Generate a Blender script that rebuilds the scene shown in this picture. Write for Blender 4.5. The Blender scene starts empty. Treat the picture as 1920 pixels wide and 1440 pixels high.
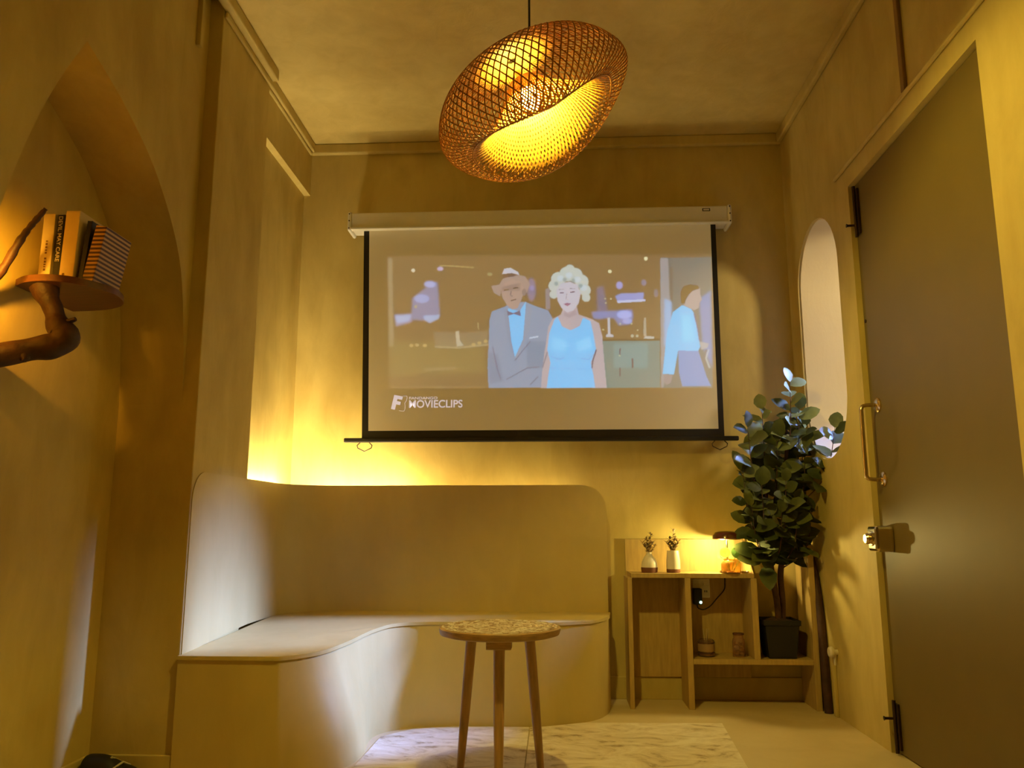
import bpy, bmesh, math, random
import numpy as np
from mathutils import Vector, Matrix
from mathutils.geometry import tessellate_polygon

scene = bpy.context.scene
C = scene.collection
PI = math.pi

# ------------------------------------------------------------------ camera
cam_data = bpy.data.cameras.new('camera')
cam_data.sensor_fit = 'HORIZONTAL'
cam_data.sensor_width = 36.0
cam_data.lens = 1500.0 / 1920.0 * 36.0
cam_data.clip_start = 0.02
cam = bpy.data.objects.new('camera', cam_data)
C.objects.link(cam)
pitch = math.atan2(265.0, 1500.0)
yaw = math.atan2(80.0, math.hypot(265.0, 1500.0))
cam.location = (0, 0, 0.87)
cam.rotation_euler = (PI / 2 + pitch, 0, yaw)
scene.camera = cam

# ------------------------------------------------------------------ world, big lights, exposure
world = bpy.data.worlds.new('world')
scene.world = world
world.use_nodes = True
world.node_tree.nodes['Background'].inputs[0].default_value = (0.9, 0.8, 0.7, 1)
world.node_tree.nodes['Background'].inputs[1].default_value = 0.02
scene.view_settings.view_transform = 'Standard'
scene.view_settings.look = 'None'
scene.view_settings.gamma = 1.0
scene.view_settings.exposure = 0.0
scene.view_settings.use_curve_mapping = False
scene.cycles.max_bounces = 9

def aim(o, target):
    d = Vector(target) - o.location
    o.rotation_euler = d.to_track_quat('-Z', 'Y').to_euler()

def area_light(name, loc, target, size, energy, color, spread=PI):
    d = bpy.data.lights.new(name, 'AREA')
    d.shape = 'RECTANGLE'; d.size = size[0]; d.size_y = size[1]
    d.energy = energy; d.color = color; d.spread = spread
    o = bpy.data.objects.new(name, d); C.objects.link(o)
    o.location = loc; aim(o, target)
    return o

# cool floodlight high outside, shining down through the arched opening
area_light('corridor_light', (6.00, 4.64, 4.55), (-1.10, 3.25, 0.45), (0.42, 0.8), 52, (0.21, 0.33, 1.0), math.radians(24))
# warm lamp further along the corridor
area_light('corridor_warm_light', (2.35, 3.25, 2.35), (1.3, 4.0, 1.75), (0.2, 0.2), 17, (1.0, 0.78, 0.42))

# ------------------------------------------------------------------ helpers
def tag(o, label, cat, group=None):
    o['label'] = label; o['category'] = cat
    if group: o['group'] = group
    return o

def thing(name, label, cat, loc, group=None):
    o = bpy.data.objects.new(name, None)
    o.empty_display_size = 0.05
    C.objects.link(o); o.location = loc
    return tag(o, label, cat, group)

def wloc(o):
    v = Vector((0, 0, 0))
    while o is not None:
        v += o.location; o = o.parent
    return v

class B:
    """collects geometry in world coordinates"""
    def __init__(s): s.v = []; s.f = []; s.m = []
    def add(s, vs, fs, mi=0):
        n = len(s.v)
        s.v += [tuple(p) for p in vs]
        s.f += [tuple(i + n for i in f) for f in fs]
        s.m += [mi] * len(fs)
        return s
    def box(s, x0, x1, y0, y1, z0, z1, mi=0):
        vs = [(x0,y0,z0),(x1,y0,z0),(x1,y1,z0),(x0,y1,z0),(x0,y0,z1),(x1,y0,z1),(x1,y1,z1),(x0,y1,z1)]
        return s.add(vs, [(0,3,2,1),(4,5,6,7),(0,1,5,4),(1,2,6,5),(2,3,7,6),(3,0,4,7)], mi)
    def tube(s, pts, rad, n=10, mi=0, caps=True, flat=1.0):
        pts = [Vector(p) for p in pts]
        if not hasattr(rad, '__len__'): rad = [rad] * len(pts)
        rings = []; prev = None
        for i, p in enumerate(pts):
            a = pts[max(i - 1, 0)]; b = pts[min(i + 1, len(pts) - 1)]
            t = (b - a).normalized()
            if prev is None:
                u = t.orthogonal().normalized()
            else:
                u = (prev - t * prev.dot(t))
                u = u.normalized() if u.length > 1e-6 else t.orthogonal().normalized()
            prev = u
            w = t.cross(u)
            rings.append([p + (u * math.cos(2*PI*k/n) + w * math.sin(2*PI*k/n) * flat) * rad[i] for k in range(n)])
        vs = [q for r in rings for q in r]; fs = []
        for i in range(len(pts) - 1):
            for k in range(n):
                fs.append((i*n+k, i*n+(k+1)%n, (i+1)*n+(k+1)%n, (i+1)*n+k))
        if caps:
            fs.append(tuple(range(n))[::-1]); fs.append(tuple((len(pts)-1)*n + k for k in range(n)))
        return s.add(vs, fs, mi)
    def lathe(s, prof, c, n=32, mi=0, axis='z', closed=False):
        vs = []; fs = []
        for r, h in prof:
            for k in range(n):
                a = 2*PI*k/n
                if axis == 'z': vs.append((c[0]+r*math.cos(a), c[1]+r*math.sin(a), c[2]+h))
                elif axis == 'x': vs.append((c[0]+h, c[1]+r*math.cos(a), c[2]+r*math.sin(a)))
                else: vs.append((c[0]+r*math.cos(a), c[1]+h, c[2]+r*math.sin(a)))
        m = len(prof)
        for i in range(m - 1):
            for k in range(n):
                fs.append((i*n+k, i*n+(k+1)%n, (i+1)*n+(k+1)%n, (i+1)*n+k))
        if not closed:
            fs.append(tuple(range(n))[::-1]); fs.append(tuple((m-1)*n+k for k in range(n)))
        return s.add(vs, fs, mi)
    def prism(s, loops, f0, f1, mi=0):
        """loops: outer polygon and holes, 2D; f0/f1 map (a,b)->world for the two faces"""
        tris = tessellate_polygon([[Vector((a, b, 0)) for a, b in lp] for lp in loops])
        flat = [p for lp in loops for p in lp]; n = len(flat)
        vs = [f0(*p) for p in flat] + [f1(*p) for p in flat]
        fs = [tuple(t) for t in tris] + [tuple(i + n for i in reversed(t)) for t in tris]
        o = 0
        for lp in loops:
            m = len(lp)
            for k in range(m):
                i, j = o + k, o + (k + 1) % m
                fs.append((i, j, j + n, i + n))
            o += m
        return s.add(vs, fs, mi)

def obj(name, b, mat, parent=None, smooth=None, bevel=None, origin=None, label=None):
    mats = mat if isinstance(mat, (list, tuple)) else [mat]
    vs = np.array(b.v, dtype=float)
    if parent is not None:
        base = wloc(parent); loc = Vector((0, 0, 0))
    else:
        lo, hi = vs.min(0), vs.max(0)
        base = Vector(origin) if origin else Vector(((lo[0]+hi[0])/2, (lo[1]+hi[1])/2, lo[2])); loc = base
    me = bpy.data.meshes.new(name)
    me.from_pydata((vs - np.array(base)).tolist(), [], b.f)
    for m in mats: me.materials.append(m)
    if len(mats) > 1: me.polygons.foreach_set('material_index', b.m)
    bm = bmesh.new(); bm.from_mesh(me)
    bmesh.ops.recalc_face_normals(bm, faces=bm.faces)
    bm.to_mesh(me); bm.free()
    if smooth is not None:
        me.shade_smooth()
        me.set_sharp_from_angle(angle=math.radians(smooth))
    o = bpy.data.objects.new(name, me)
    C.objects.link(o); o.location = loc
    if parent is not None: o.parent = parent
    if bevel:
        md = o.modifiers.new('bevel', 'BEVEL'); md.width = bevel; md.segments = 2; md.limit_method = 'ANGLE'
        md.angle_limit = math.radians(40)
    if label: o['label'] = label
    return o

def struct(name, b, mat, parent=None, **k):
    o = obj(name, b, mat, parent, **k)
    if parent is None: o['kind'] = 'structure'
    return o

def copy_tree(o, parent=None):
    c = o.copy(); C.objects.link(c); c.parent = parent
    for ch in o.children: copy_tree(ch, c)
    return c

def spline(pts, per=8, closed=False):
    """Catmull-Rom through points (any dimension)"""
    P = [np.array(p, float) for p in pts]; out = []
    n = len(P)
    for i in range(n - 1):
        p0 = P[max(i-1, 0)]; p1 = P[i]; p2 = P[i+1]; p3 = P[min(i+2, n-1)]
        for k in range(per):
            t = k / per
            out.append(0.5*((2*p1)+(-p0+p2)*t+(2*p0-5*p1+4*p2-p3)*t*t+(-p0+3*p1-3*p2+p3)*t**3))
    out.append(P[-1])
    return [tuple(float(c) for c in p) for p in out]

# ------------------------------------------------------------------ materials
def new_mat(name):
    m = bpy.data.materials.new(name); m.use_nodes = True
    nt = m.node_tree
    return m, nt, nt.nodes['Principled BSDF']

def simple(name, col, rough=0.5, metal=0.0, var=0.06, scale=20, bump=0.0, emit=None, es=0, trans=0, ior=1.45, alpha=1, stretch=(1,1,1), coat=0):
    m, nt, p = new_mat(name)
    p.inputs['Roughness'].default_value = rough
    p.inputs['Metallic'].default_value = metal
    tc = nt.nodes.new('ShaderNodeTexCoord')
    mp = nt.nodes.new('ShaderNodeMapping'); mp.inputs['Scale'].default_value = stretch
    nt.links.new(tc.outputs['Object'], mp.inputs[0])
    nz = nt.nodes.new('ShaderNodeTexNoise'); nz.inputs['Scale'].default_value = scale; nz.inputs['Detail'].default_value = 5
    nt.links.new(mp.outputs[0], nz.inputs['Vector'])
    rp = nt.nodes.new('ShaderNodeValToRGB')
    rp.color_ramp.elements[0].position = 0.3; rp.color_ramp.elements[1].position = 0.7
    rp.color_ramp.elements[0].color = tuple(max(0, c*(1-var)) for c in col) + (1,)
    rp.color_ramp.elements[1].color = tuple(min(1, c*(1+var)) for c in col) + (1,)
    nt.links.new(nz.outputs['Fac'], rp.inputs[0]); nt.links.new(rp.outputs[0], p.inputs['Base Color'])
    if bump:
        bp = nt.nodes.new('ShaderNodeBump'); bp.inputs['Strength'].default_value = bump; bp.inputs['Distance'].default_value = 0.01
        nt.links.new(nz.outputs['Fac'], bp.inputs['Height']); nt.links.new(bp.outputs[0], p.inputs['Normal'])
    if emit:
        p.inputs['Emission Color'].default_value = (*emit, 1); p.inputs['Emission Strength'].default_value = es
    if trans:
        p.inputs['Transmission Weight'].default_value = trans; p.inputs['IOR'].default_value = ior
    if coat: p.inputs['Coat Weight'].default_value = coat
    return m

def plaster(name, col, var=0.18, rough=0.62, bump=0.12):
    """limewashed plaster: broad clouds, trowel strokes and fine grain"""
    m, nt, p = new_mat(name)
    L = nt.links.new
    geo = nt.nodes.new('ShaderNodeNewGeometry')
    def noise(scale, det, rough_, st=(1,1,1), dist=0.0):
        mp = nt.nodes.new('ShaderNodeMapping'); mp.inputs['Scale'].default_value = st
        L(geo.outputs['Position'], mp.inputs[0])
        n = nt.nodes.new('ShaderNodeTexNoise'); n.inputs['Scale'].default_value = scale
        n.inputs['Detail'].default_value = det; n.inputs['Roughness'].default_value = rough_
        n.inputs['Distortion'].default_value = dist
        L(mp.outputs[0], n.inputs['Vector']); return n
    a = noise(1.7, 5, 0.55, (1,1,0.7), 0.4); b_ = noise(9, 6, 0.6, (1,1,0.35), 0.6); c = noise(70, 3, 0.6)
    m1 = nt.nodes.new('ShaderNodeMath'); m1.operation = 'MULTIPLY_ADD'; m1.inputs[1].default_value = 0.5
    L(b_.outputs['Fac'], m1.inputs[0]); L(a.outputs['Fac'], m1.inputs[2])
    rp = nt.nodes.new('ShaderNodeValToRGB')
    rp.color_ramp.elements[0].position = 0.55; rp.color_ramp.elements[1].position = 0.95
    rp.color_ramp.elements[0].color = tuple(x*(1-var*k) for x, k in zip(col, (1,1.15,1.6))) + (1,)
    rp.color_ramp.elements[1].color = tuple(min(1, x*(1+var*k)) for x, k in zip(col, (.8,1,1.6))) + (1,)
    L(m1.outputs[0], rp.inputs[0]); L(rp.outputs[0], p.inputs['Base Color'])
    p.inputs['Roughness'].default_value = rough
    bp = nt.nodes.new('ShaderNodeBump'); bp.inputs['Strength'].default_value = bump; bp.inputs['Distance'].default_value = 0.02
    m2 = nt.nodes.new('ShaderNodeMath'); m2.operation = 'MULTIPLY_ADD'; m2.inputs[1].default_value = 0.12
    L(c.outputs['Fac'], m2.inputs[0]); L(b_.outputs['Fac'], m2.inputs[2])
    L(m2.outputs[0], bp.inputs['Height']); L(bp.outputs[0], p.inputs['Normal'])
    return m

WALL = (0.57, 0.437, 0.135)
M_wall = plaster('ochre_limewash', WALL)
M_ceil = plaster('ochre_limewash_ceiling', (0.60, 0.465, 0.155), var=0.16, bump=0.2)
M_bench = plaster('ochre_microcement', (0.57, 0.437, 0.15), var=0.08, rough=0.5, bump=0.06)
M_reveal = plaster('cream_paint', (0.72, 0.60, 0.36), var=0.03)
M_floor = plaster('beige_floor', (0.60, 0.47, 0.24), var=0.08, rough=0.6)
M_door = simple('olive_metal_paint', (0.145, 0.10, 0.022), rough=0.5, var=0.04, scale=6)
M_brass = simple('aged_brass', (0.72, 0.55, 0.33), rough=0.22, metal=1)
M_chrome = simple('warm_chrome', (0.80, 0.72, 0.58), rough=0.12, metal=1)
M_darkmetal = simple('dark_bronze', (0.05, 0.025, 0.015), rough=0.35, metal=0.6)
M_white = simple('white_enamel', (0.80, 0.77, 0.70), rough=0.4, var=0.02)
M_black = simple('black_vinyl', (0.008, 0.006, 0.006), rough=0.5)
M_shelf = simple('ash_laminate', (0.48, 0.33, 0.11), rough=0.55, var=0.12, scale=9, stretch=(8,8,1))
M_wood = simple('stool_wood', (0.40, 0.245, 0.105), rough=0.5, var=0.25, scale=14, stretch=(5,5,.5), bump=.1)
M_wood_light = simple('stool_rim_wood', (0.42, 0.27, 0.13), rough=0.5, var=0.2, scale=25, stretch=(1,1,6), bump=.15)
M_branch = simple('driftwood', (0.05, 0.018, 0.009), rough=0.6, var=0.5, scale=18, bump=.6)
M_plank = simple('varnished_shelf_wood', (0.14, 0.05, 0.02), rough=0.4, var=0.2, scale=10, stretch=(1,6,6))
M_bamboo = None
M_soil = simple('potting_soil', (0.05, 0.022, 0.012), rough=0.95, var=0.5, scale=60, bump=.8)
M_pot = simple('black_plastic', (0.007, 0.007, 0.008), rough=0.6)
M_trunk = simple('plant_stem', (0.075, 0.03, 0.018), rough=0.6, var=0.3, scale=30, bump=.4)
M_rug_edge = simple('rug_binding', (0.5, 0.42, 0.3), rough=0.9)

# ------------------------------------------------------------------ room shell
H = 3.06; YB = 4.32; XR = 1.30; XL = -1.43; XN = -1.68; Y1 = 2.98; YN = -1.7
struct('floor', B().box(XN-.12, XR+.35, YN-.1, YB+.1, -.1, 0), M_floor)
struct('ceiling', B().box(XN-.12, XR+.35, YN-.1, YB+.1, H, H+.1), M_ceil)
struct('wall_back', B().box(XN-.12, XR+.35, YB, YB+.12, 0, H), M_wall)
struct('wall_rear', B().box(XN-.12, XR+.35, YN-.12, YN, 0, H), M_wall)

# left wall with the pointed arch cut out of it, down to the floor
arch_far = spline([(2.98,1.33),(2.945,1.62),(2.865,1.89),(2.66,2.12),(2.42,2.258),(2.18,2.345)], 8)
arch_near = spline([(2.18,2.345),(2.06,2.13),(1.965,1.91),(1.885,1.66),(1.82,1.40),(1.79,1.0)], 8)
outline = [(YN,0),(YN,H),(Y1,H)] + arch_far + arch_near[1:] + [(1.79,0)]
wl = struct('wall_left', B().prism([outline], lambda a,b:(XL,a,b), lambda a,b:(XN,a,b)), M_wall, smooth=35)
struct('wall_niche', B().box(XN-.12, XN, YN, Y1, 0, H), M_wall)
# pier between arch and bench, recess behind the bench, fascia above the recess
struct('wall_pier', B().box(XN-.12, -1.37, Y1, 3.53, 0, H), M_wall, bevel=.004)
struct('wall_recess', B().box(XN-.12, -1.437, 3.53, YB, 0, 2.755), M_wall)
struct('wall_fascia', B().box(XN-.12, -1.40, 3.53, YB, 2.755, H), M_wall)

# right wall with door opening and arched light opening
def stadium(cy, hw, z0, z1, n=20):
    p = [(cy+hw*math.cos(PI*k/n), z1-hw+hw*math.sin(PI*k/n)) for k in range(n+1)]
    p += [(cy-hw*math.cos(PI*k/n), z0+hw-hw*math.sin(PI*k/n)) for k in range(n+1)]
    return p
DY0, DY1, DZ = 2.30, 3.385, 2.335
win = stadium(3.868, .297, 1.178, 2.362)
wr_outline = [(YN,0),(YN,H),(YB,H),(YB,0),(DY1,0),(DY1,DZ),(DY0,DZ),(DY0,0)]
struct('wall_right', B().prism([wr_outline, win], lambda a,b:(XR,a,b), lambda a,b:(XR+.35,a,b)), M_wall, smooth=30)
# cream lining of the arched opening
lin = B(); inner = stadium(3.868, .291, 1.184, 2.356)
lin.prism([win, inner], lambda a,b:(XR+.012,a,b), lambda a,b:(XR+.352,a,b))
w1 = struct('window_1', lin, M_reveal, smooth=30)
# corridor behind the opening
struct('wall_corridor', B().box(3.0, 3.1, 2.4, 5.6, -.1, 2.3), M_reveal)
struct('floor_corridor', B().box(XR+.35, 3.0, 2.4, 5.6, -.1, 0), M_floor)

# cornices and mouldings
def cornice(name, b): return struct(name, b, M_wall, bevel=.008)
cornice('trim_1', B().box(-1.40, XR, YB-.035, YB, H-.06, H))
cornice('trim_2', B().box(-1.40, -1.372, 3.53, YB-.035, H-.055, H).box(-1.40,-1.385,3.53,YB-.035,H-.075,H-.055))
cornice('trim_3', B().box(-1.37, -1.325, 2.0, 3.53, H-.055, H).box(-1.37,-1.355,2.98,3.53,H-.085,H-.055))
cornice('trim_4', B().box(XR-.03, XR, YN, YB-.035, H-.06, H))
cornice('trim_5', B().box(XR-.016, XR, 1.6, 3.52, 2.415, 2.435))
struct('trim_6', B().box(XR-.014, XR, 2.755, 2.785, 2.435, H-.06), simple('brown_conduit', (0.25,0.14,0.04), .6), bevel=.003)
struct('trim_7', B().box(XL, XL+.02, 2.87, 2.895, 2.78, H), M_wall, bevel=.003)
struct('baseboard_niche', B().box(XN+.004, -1.372, Y1-.012, Y1, 0, .062).box(XN, XN+.012, 1.3, Y1-.012, 0, .062), M_wall, bevel=.003)
struct('baseboard_back', B().box(.27, XR, YB-.012, YB, 0, .11), M_wall, bevel=.003)

# ------------------------------------------------------------------ door
XD = XR + .022
door = struct('door_1', B().box(XD, XD+.05, DY0+.004, DY1-.004, .006, DZ-.004), M_door, bevel=.003)
# pull handle: two roses, two standoffs and the bent bar
hy = 3.30
hb = B()
hb.tube(spline([(XD,hy,1.352),(XD-.05,hy,1.352),(XD-.068,hy,1.34),(XD-.07,hy,1.30),(XD-.07,hy,1.10),(XD-.068,hy,1.062),(XD-.05,hy,1.052),(XD,hy,1.052)], 6), .008, 12)
hd = obj('handle', hb, M_brass, door, smooth=40, label='brass pull handle')
for z in (1.352, 1.052):
    obj('rose', B().lathe([(.03,0),(.03,-.005),(.024,-.011),(.014,-.014)], (XD,hy,z), 24, axis='x'), M_brass, hd, smooth=40)
lk = obj('lock', B().box(XD-.072, XD, 3.245, 3.335, .768, .868), M_chrome, door, bevel=.012, label='chrome rim lock')
obj('lock_plate', B().prism([stadium(3.29,.03,.79,.846,10)], lambda a,b:(XD-.078,a,b), lambda a,b:(XD-.07,a,b)), M_chrome, lk, bevel=.002)
obj('lock_knob', B().lathe([(.020,0),(.022,-.012),(.017,-.02),(.0,-.02)], (XD-.078,3.29,.818), 20, axis='x'), M_brass, lk, smooth=40)
for z0, z1, nz in ((2.10,2.305,2.14),(.02,.19,.135)):
    bt = obj('bolt', B().box(XD-.012, XD, 3.325, 3.36, z0, z1), M_darkmetal, door, bevel=.003, label='dark barrel bolt')
    obj('rod', B().tube([(XD-.016,3.342,z0-.012),(XD-.016,3.342,z1+.012)], .007, 10), M_darkmetal, bt, smooth=40)
    obj('knob', B().tube([(XD-.016,3.342,nz),(XD-.05,3.345,nz),(XD-.056,3.345,nz)], [.005,.005,.009], 10), M_darkmetal, bt, smooth=40)
obj('peephole', B().lathe([(.008,0),(.008,-.004),(.004,-.004)], (XD,3.36,1.72), 14, axis='x'), M_darkmetal, door, smooth=40)

# ------------------------------------------------------------------ built-in bench
def seat_z(y): return .398 + .037 * min(1, max(0, (y - 2.98) / .62))
top_pts = [(-1.0,2.965),(-.885,3.06),(-.825,3.24),(-.775,3.50),(-.675,3.69),(-.45,3.735),(-.1,3.715),(.14,3.80),(.24,3.96),(.268,4.16)]
bot_pts = [(-1.0,2.965),(-.80,3.04),(-.745,3.22),(-.765,3.50),(-.66,3.65),(-.45,3.70),(-.1,3.71),(.14,3.815),(.24,3.97),(.268,4.16)]
tp = [(-1.3702,2.979),(-1.3702,2.965),(-1.18,2.965)] + spline(top_pts, 6)
bp_ = [(-1.3702,2.979),(-1.3702,2.965),(-1.18,2.965)] + spline(bot_pts, 6)
bench = thing('corner_bench', 'curved ochre plaster corner bench with low backrest under the screen', 'bench', (-.6, 3.6, 0))
bb = B(); rows = 5; n = len(tp)
vs = []
for i in range(n):
    zt = seat_z(tp[i][1])
    for r in range(rows+1):
        t = r / rows; e = t*t*(3-2*t)
        vs.append((bp_[i][0]*(1-e)+tp[i][0]*e, bp_[i][1]*(1-e)+tp[i][1]*e, zt*t))
fs = [(i*(rows+1)+r, (i+1)*(rows+1)+r, (i+1)*(rows+1)+r+1, i*(rows+1)+r+1) for i in range(n-1) for r in range(rows)]
bb.add(vs, fs)
obj('bench_front', bb, M_bench, bench, smooth=50)
# seat slab with a slightly proud edge
back = [(.268,4.17)] + [(-1.08,4.17)] + [(-1.08-.28*math.sin(PI/2*k/8), 4.17-.28*(1-math.cos(PI/2*k/8))) for k in range(1,9)] + [(-1.362,2.965)]
def off(path, d):
    out = []
    for i, p in enumerate(path):
        a = path[max(i-1,0)]; b = path[min(i+1,len(path)-1)]
        tx, ty = b[0]-a[0], b[1]-a[1]; l = math.hypot(tx,ty) or 1
        out.append((p[0]+ty/l*d, p[1]-tx/l*d))
    return out
edge = [(-1.3698,2.9595)] + off(tp[2:], .006)
poly = edge + back[:-1]
obj('seat', B().prism([poly], lambda a,b:(a,b,seat_z(b)+.006), lambda a,b:(a,b,seat_z(b)-.008)), M_bench, bench, smooth=40)
# backrest: thin curved panel along left wall, round the corner, along the back wall
ZT = 1.075
def backrest(path, zfun, thick, name, label=None):
    nb = B(); inner = path; outer = off(path, -thick)
    vs = []
    for i, (p, q) in enumerate(zip(inner, outer)):
        z1 = zfun(p); z0 = seat_z(p[1]) + .004
        for s in (p, q):
            vs += [(s[0], s[1], z0), (s[0], s[1], z1)]
    fs = []
    for i in range(len(path)-1):
        a, b = i*4, (i+1)*4
        fs += [(a, b, b+1, a+1), (a+2, a+3, b+3, b+2), (a+1, b+1, b+3, a+3), (a, a+2, b+2, b)]
    fs += [(0,1,3,2), tuple(len(vs)-4+k for k in (0,2,3,1))]
    nb.add(vs, fs)
    return obj(name, nb, M_bench, bench, smooth=35, label=label)
lp = [(-1.366, 2.985 + .1*(1-math.cos(PI/2*k/8))) for k in range(9)] + [(-1.366, y) for y in np.linspace(3.15,3.86,10)]
lp += [(-1.08-.286*math.cos(PI/2*k/10), 3.89+.278*math.sin(PI/2*k/10)) for k in range(0,11)]
lp += [(x, 4.168) for x in np.linspace(-1.0,-.869,3)]
def zl(p):
    d = (p[1]-2.985)/.1
    return ZT if (p[1] > 3.085 or p[0] > -1.3) else .96 + (ZT-.96)*math.sqrt(max(0, 1-(1-d)**2))
backrest(lp, zl, .0035, 'backrest')
rp_ = [(x, 4.163) for x in np.linspace(-.872,.14,10)] + [(.14+.125*math.sin(PI/2*k/10), 4.163) for k in range(1,11)]
def zr(p):
    if p[0] <= .14: return ZT
    d = (p[0]-.14)/.125
    return ZT-.125 + .125*math.sqrt(max(0, 1-d*d))
backrest(rp_, zr, .016, 'backrest')

# ------------------------------------------------------------------ LED strip hidden behind the backrest
M_led = simple('led_glow', (1, .8, .4), .5, emit=(1.0, 0.82, 0.45), es=400)
led = thing('light_strip', 'warm yellow light strip tucked behind the bench backrest', 'light strip', (-1.405, 3.9, 1.0))
obj('diffuser', B().tube([(-1.385,3.58,1.0),(-1.385,4.14,1.0)], .009, 8), M_led, led)
obj('diffuser', B().tube([(-1.33,4.195,1.0),(-.80,4.195,1.0)], .009, 8), simple('led_glow_soft', (1,.8,.4), .5, emit=(1.0,0.82,0.45), es=190), led)
obj('diffuser', B().tube([(-.78,4.195,1.0),(.10,4.195,1.0)], .007, 8), simple('led_glow_faint', (1,.8,.4), .5, emit=(1.0,0.81,0.36), es=22), led)
obj('carrier', B().box(-1.437,-1.372,3.56,4.14,.978,.99).box(-1.33,-.78,4.182,4.32,.978,.99), M_white, led)

# ------------------------------------------------------------------ projection screen
scr = thing('projection_screen', 'pull-down projection screen with black borders showing an old film', 'screen', (-.08, 4.21, 1.30))
hs = obj('housing', B().box(-1.115, .955, 4.172, 4.29, 2.492, 2.585), M_white, scr, bevel=.008)
obj('housing_lip', B().box(-1.12, .96, 4.165, 4.20, 2.486, 2.498), M_white, hs, bevel=.003)
for x0, x1 in ((-1.134,-1.113),(.953,.974)):
    cap = obj('end_cap', B().box(x0, x1, 4.162, 4.30, 2.478, 2.59), M_white, scr, bevel=.01)
    for z in (2.575, 2.535, 2.492):
        obj('screw', B().lathe([(.004,0),(.004,-.002),(0,-.002)], ((x0+x1)/2,4.162,z), 10, axis='y'), M_darkmetal, cap)
bd = obj('badge', B().box(.818,.86,4.1705,4.1725,2.553,2.569), M_black, hs)
obj('badge_inlay', B().box(.823,.855,4.1695,4.1710,2.557,2.565), M_white, bd)
for x in (-1.10, .89): obj('bracket', B().box(x,x+.05,4.29,4.319,2.53,2.57), M_darkmetal, hs)
FX0T, FX1T, FX0B, FX1B, FZ0, FZ1 = -1.018, .864, -.988, .858, 1.366, 2.49
def quad_sheet(tl, tr, br, bl, z0, z1, y0, y1):
    return B().add([(bl,y0,z0),(br,y0,z0),(tr,y0,z1),(tl,y0,z1),(bl,y1,z0),(br,y1,z0),(tr,y1,z1),(tl,y1,z1)],
                   [(0,1,2,3),(7,6,5,4),(0,4,5,1),(1,5,6,2),(2,6,7,3),(3,7,4,0)])
obj('border', quad_sheet(FX0T-.03, FX0T, FX0B, FX0B-.034, 1.33, FZ1, 4.2005, 4.2035), M_black, scr, label='black side border')
obj('border', quad_sheet(FX1T, FX1T+.027, FX1B+.029, FX1B, 1.33, FZ1, 4.2005, 4.2035), M_black, scr, label='black side border')
obj('border', B().box(FX0B-.034, FX1B+.029, 4.2003, 4.2037, 1.326, FZ0), M_black, scr, label='black bottom border')
wb = obj('weight_bar', B().box(-1.118, .96, 4.19, 4.214, 1.304, 1.328), M_black, scr, bevel=.006)
for x in (-1.005, .86):
    pts = [(x+.04*c, 4.196, 1.28+s) for c, s in ((-.6,.024),(-1,.008),(-.9,-.006),(0,-.024),(.9,-.006),(1,.008),(.6,.024))]
    obj('pull_ring', B().tube(pts, .0028, 6), M_darkmetal, scr, smooth=40)

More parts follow.
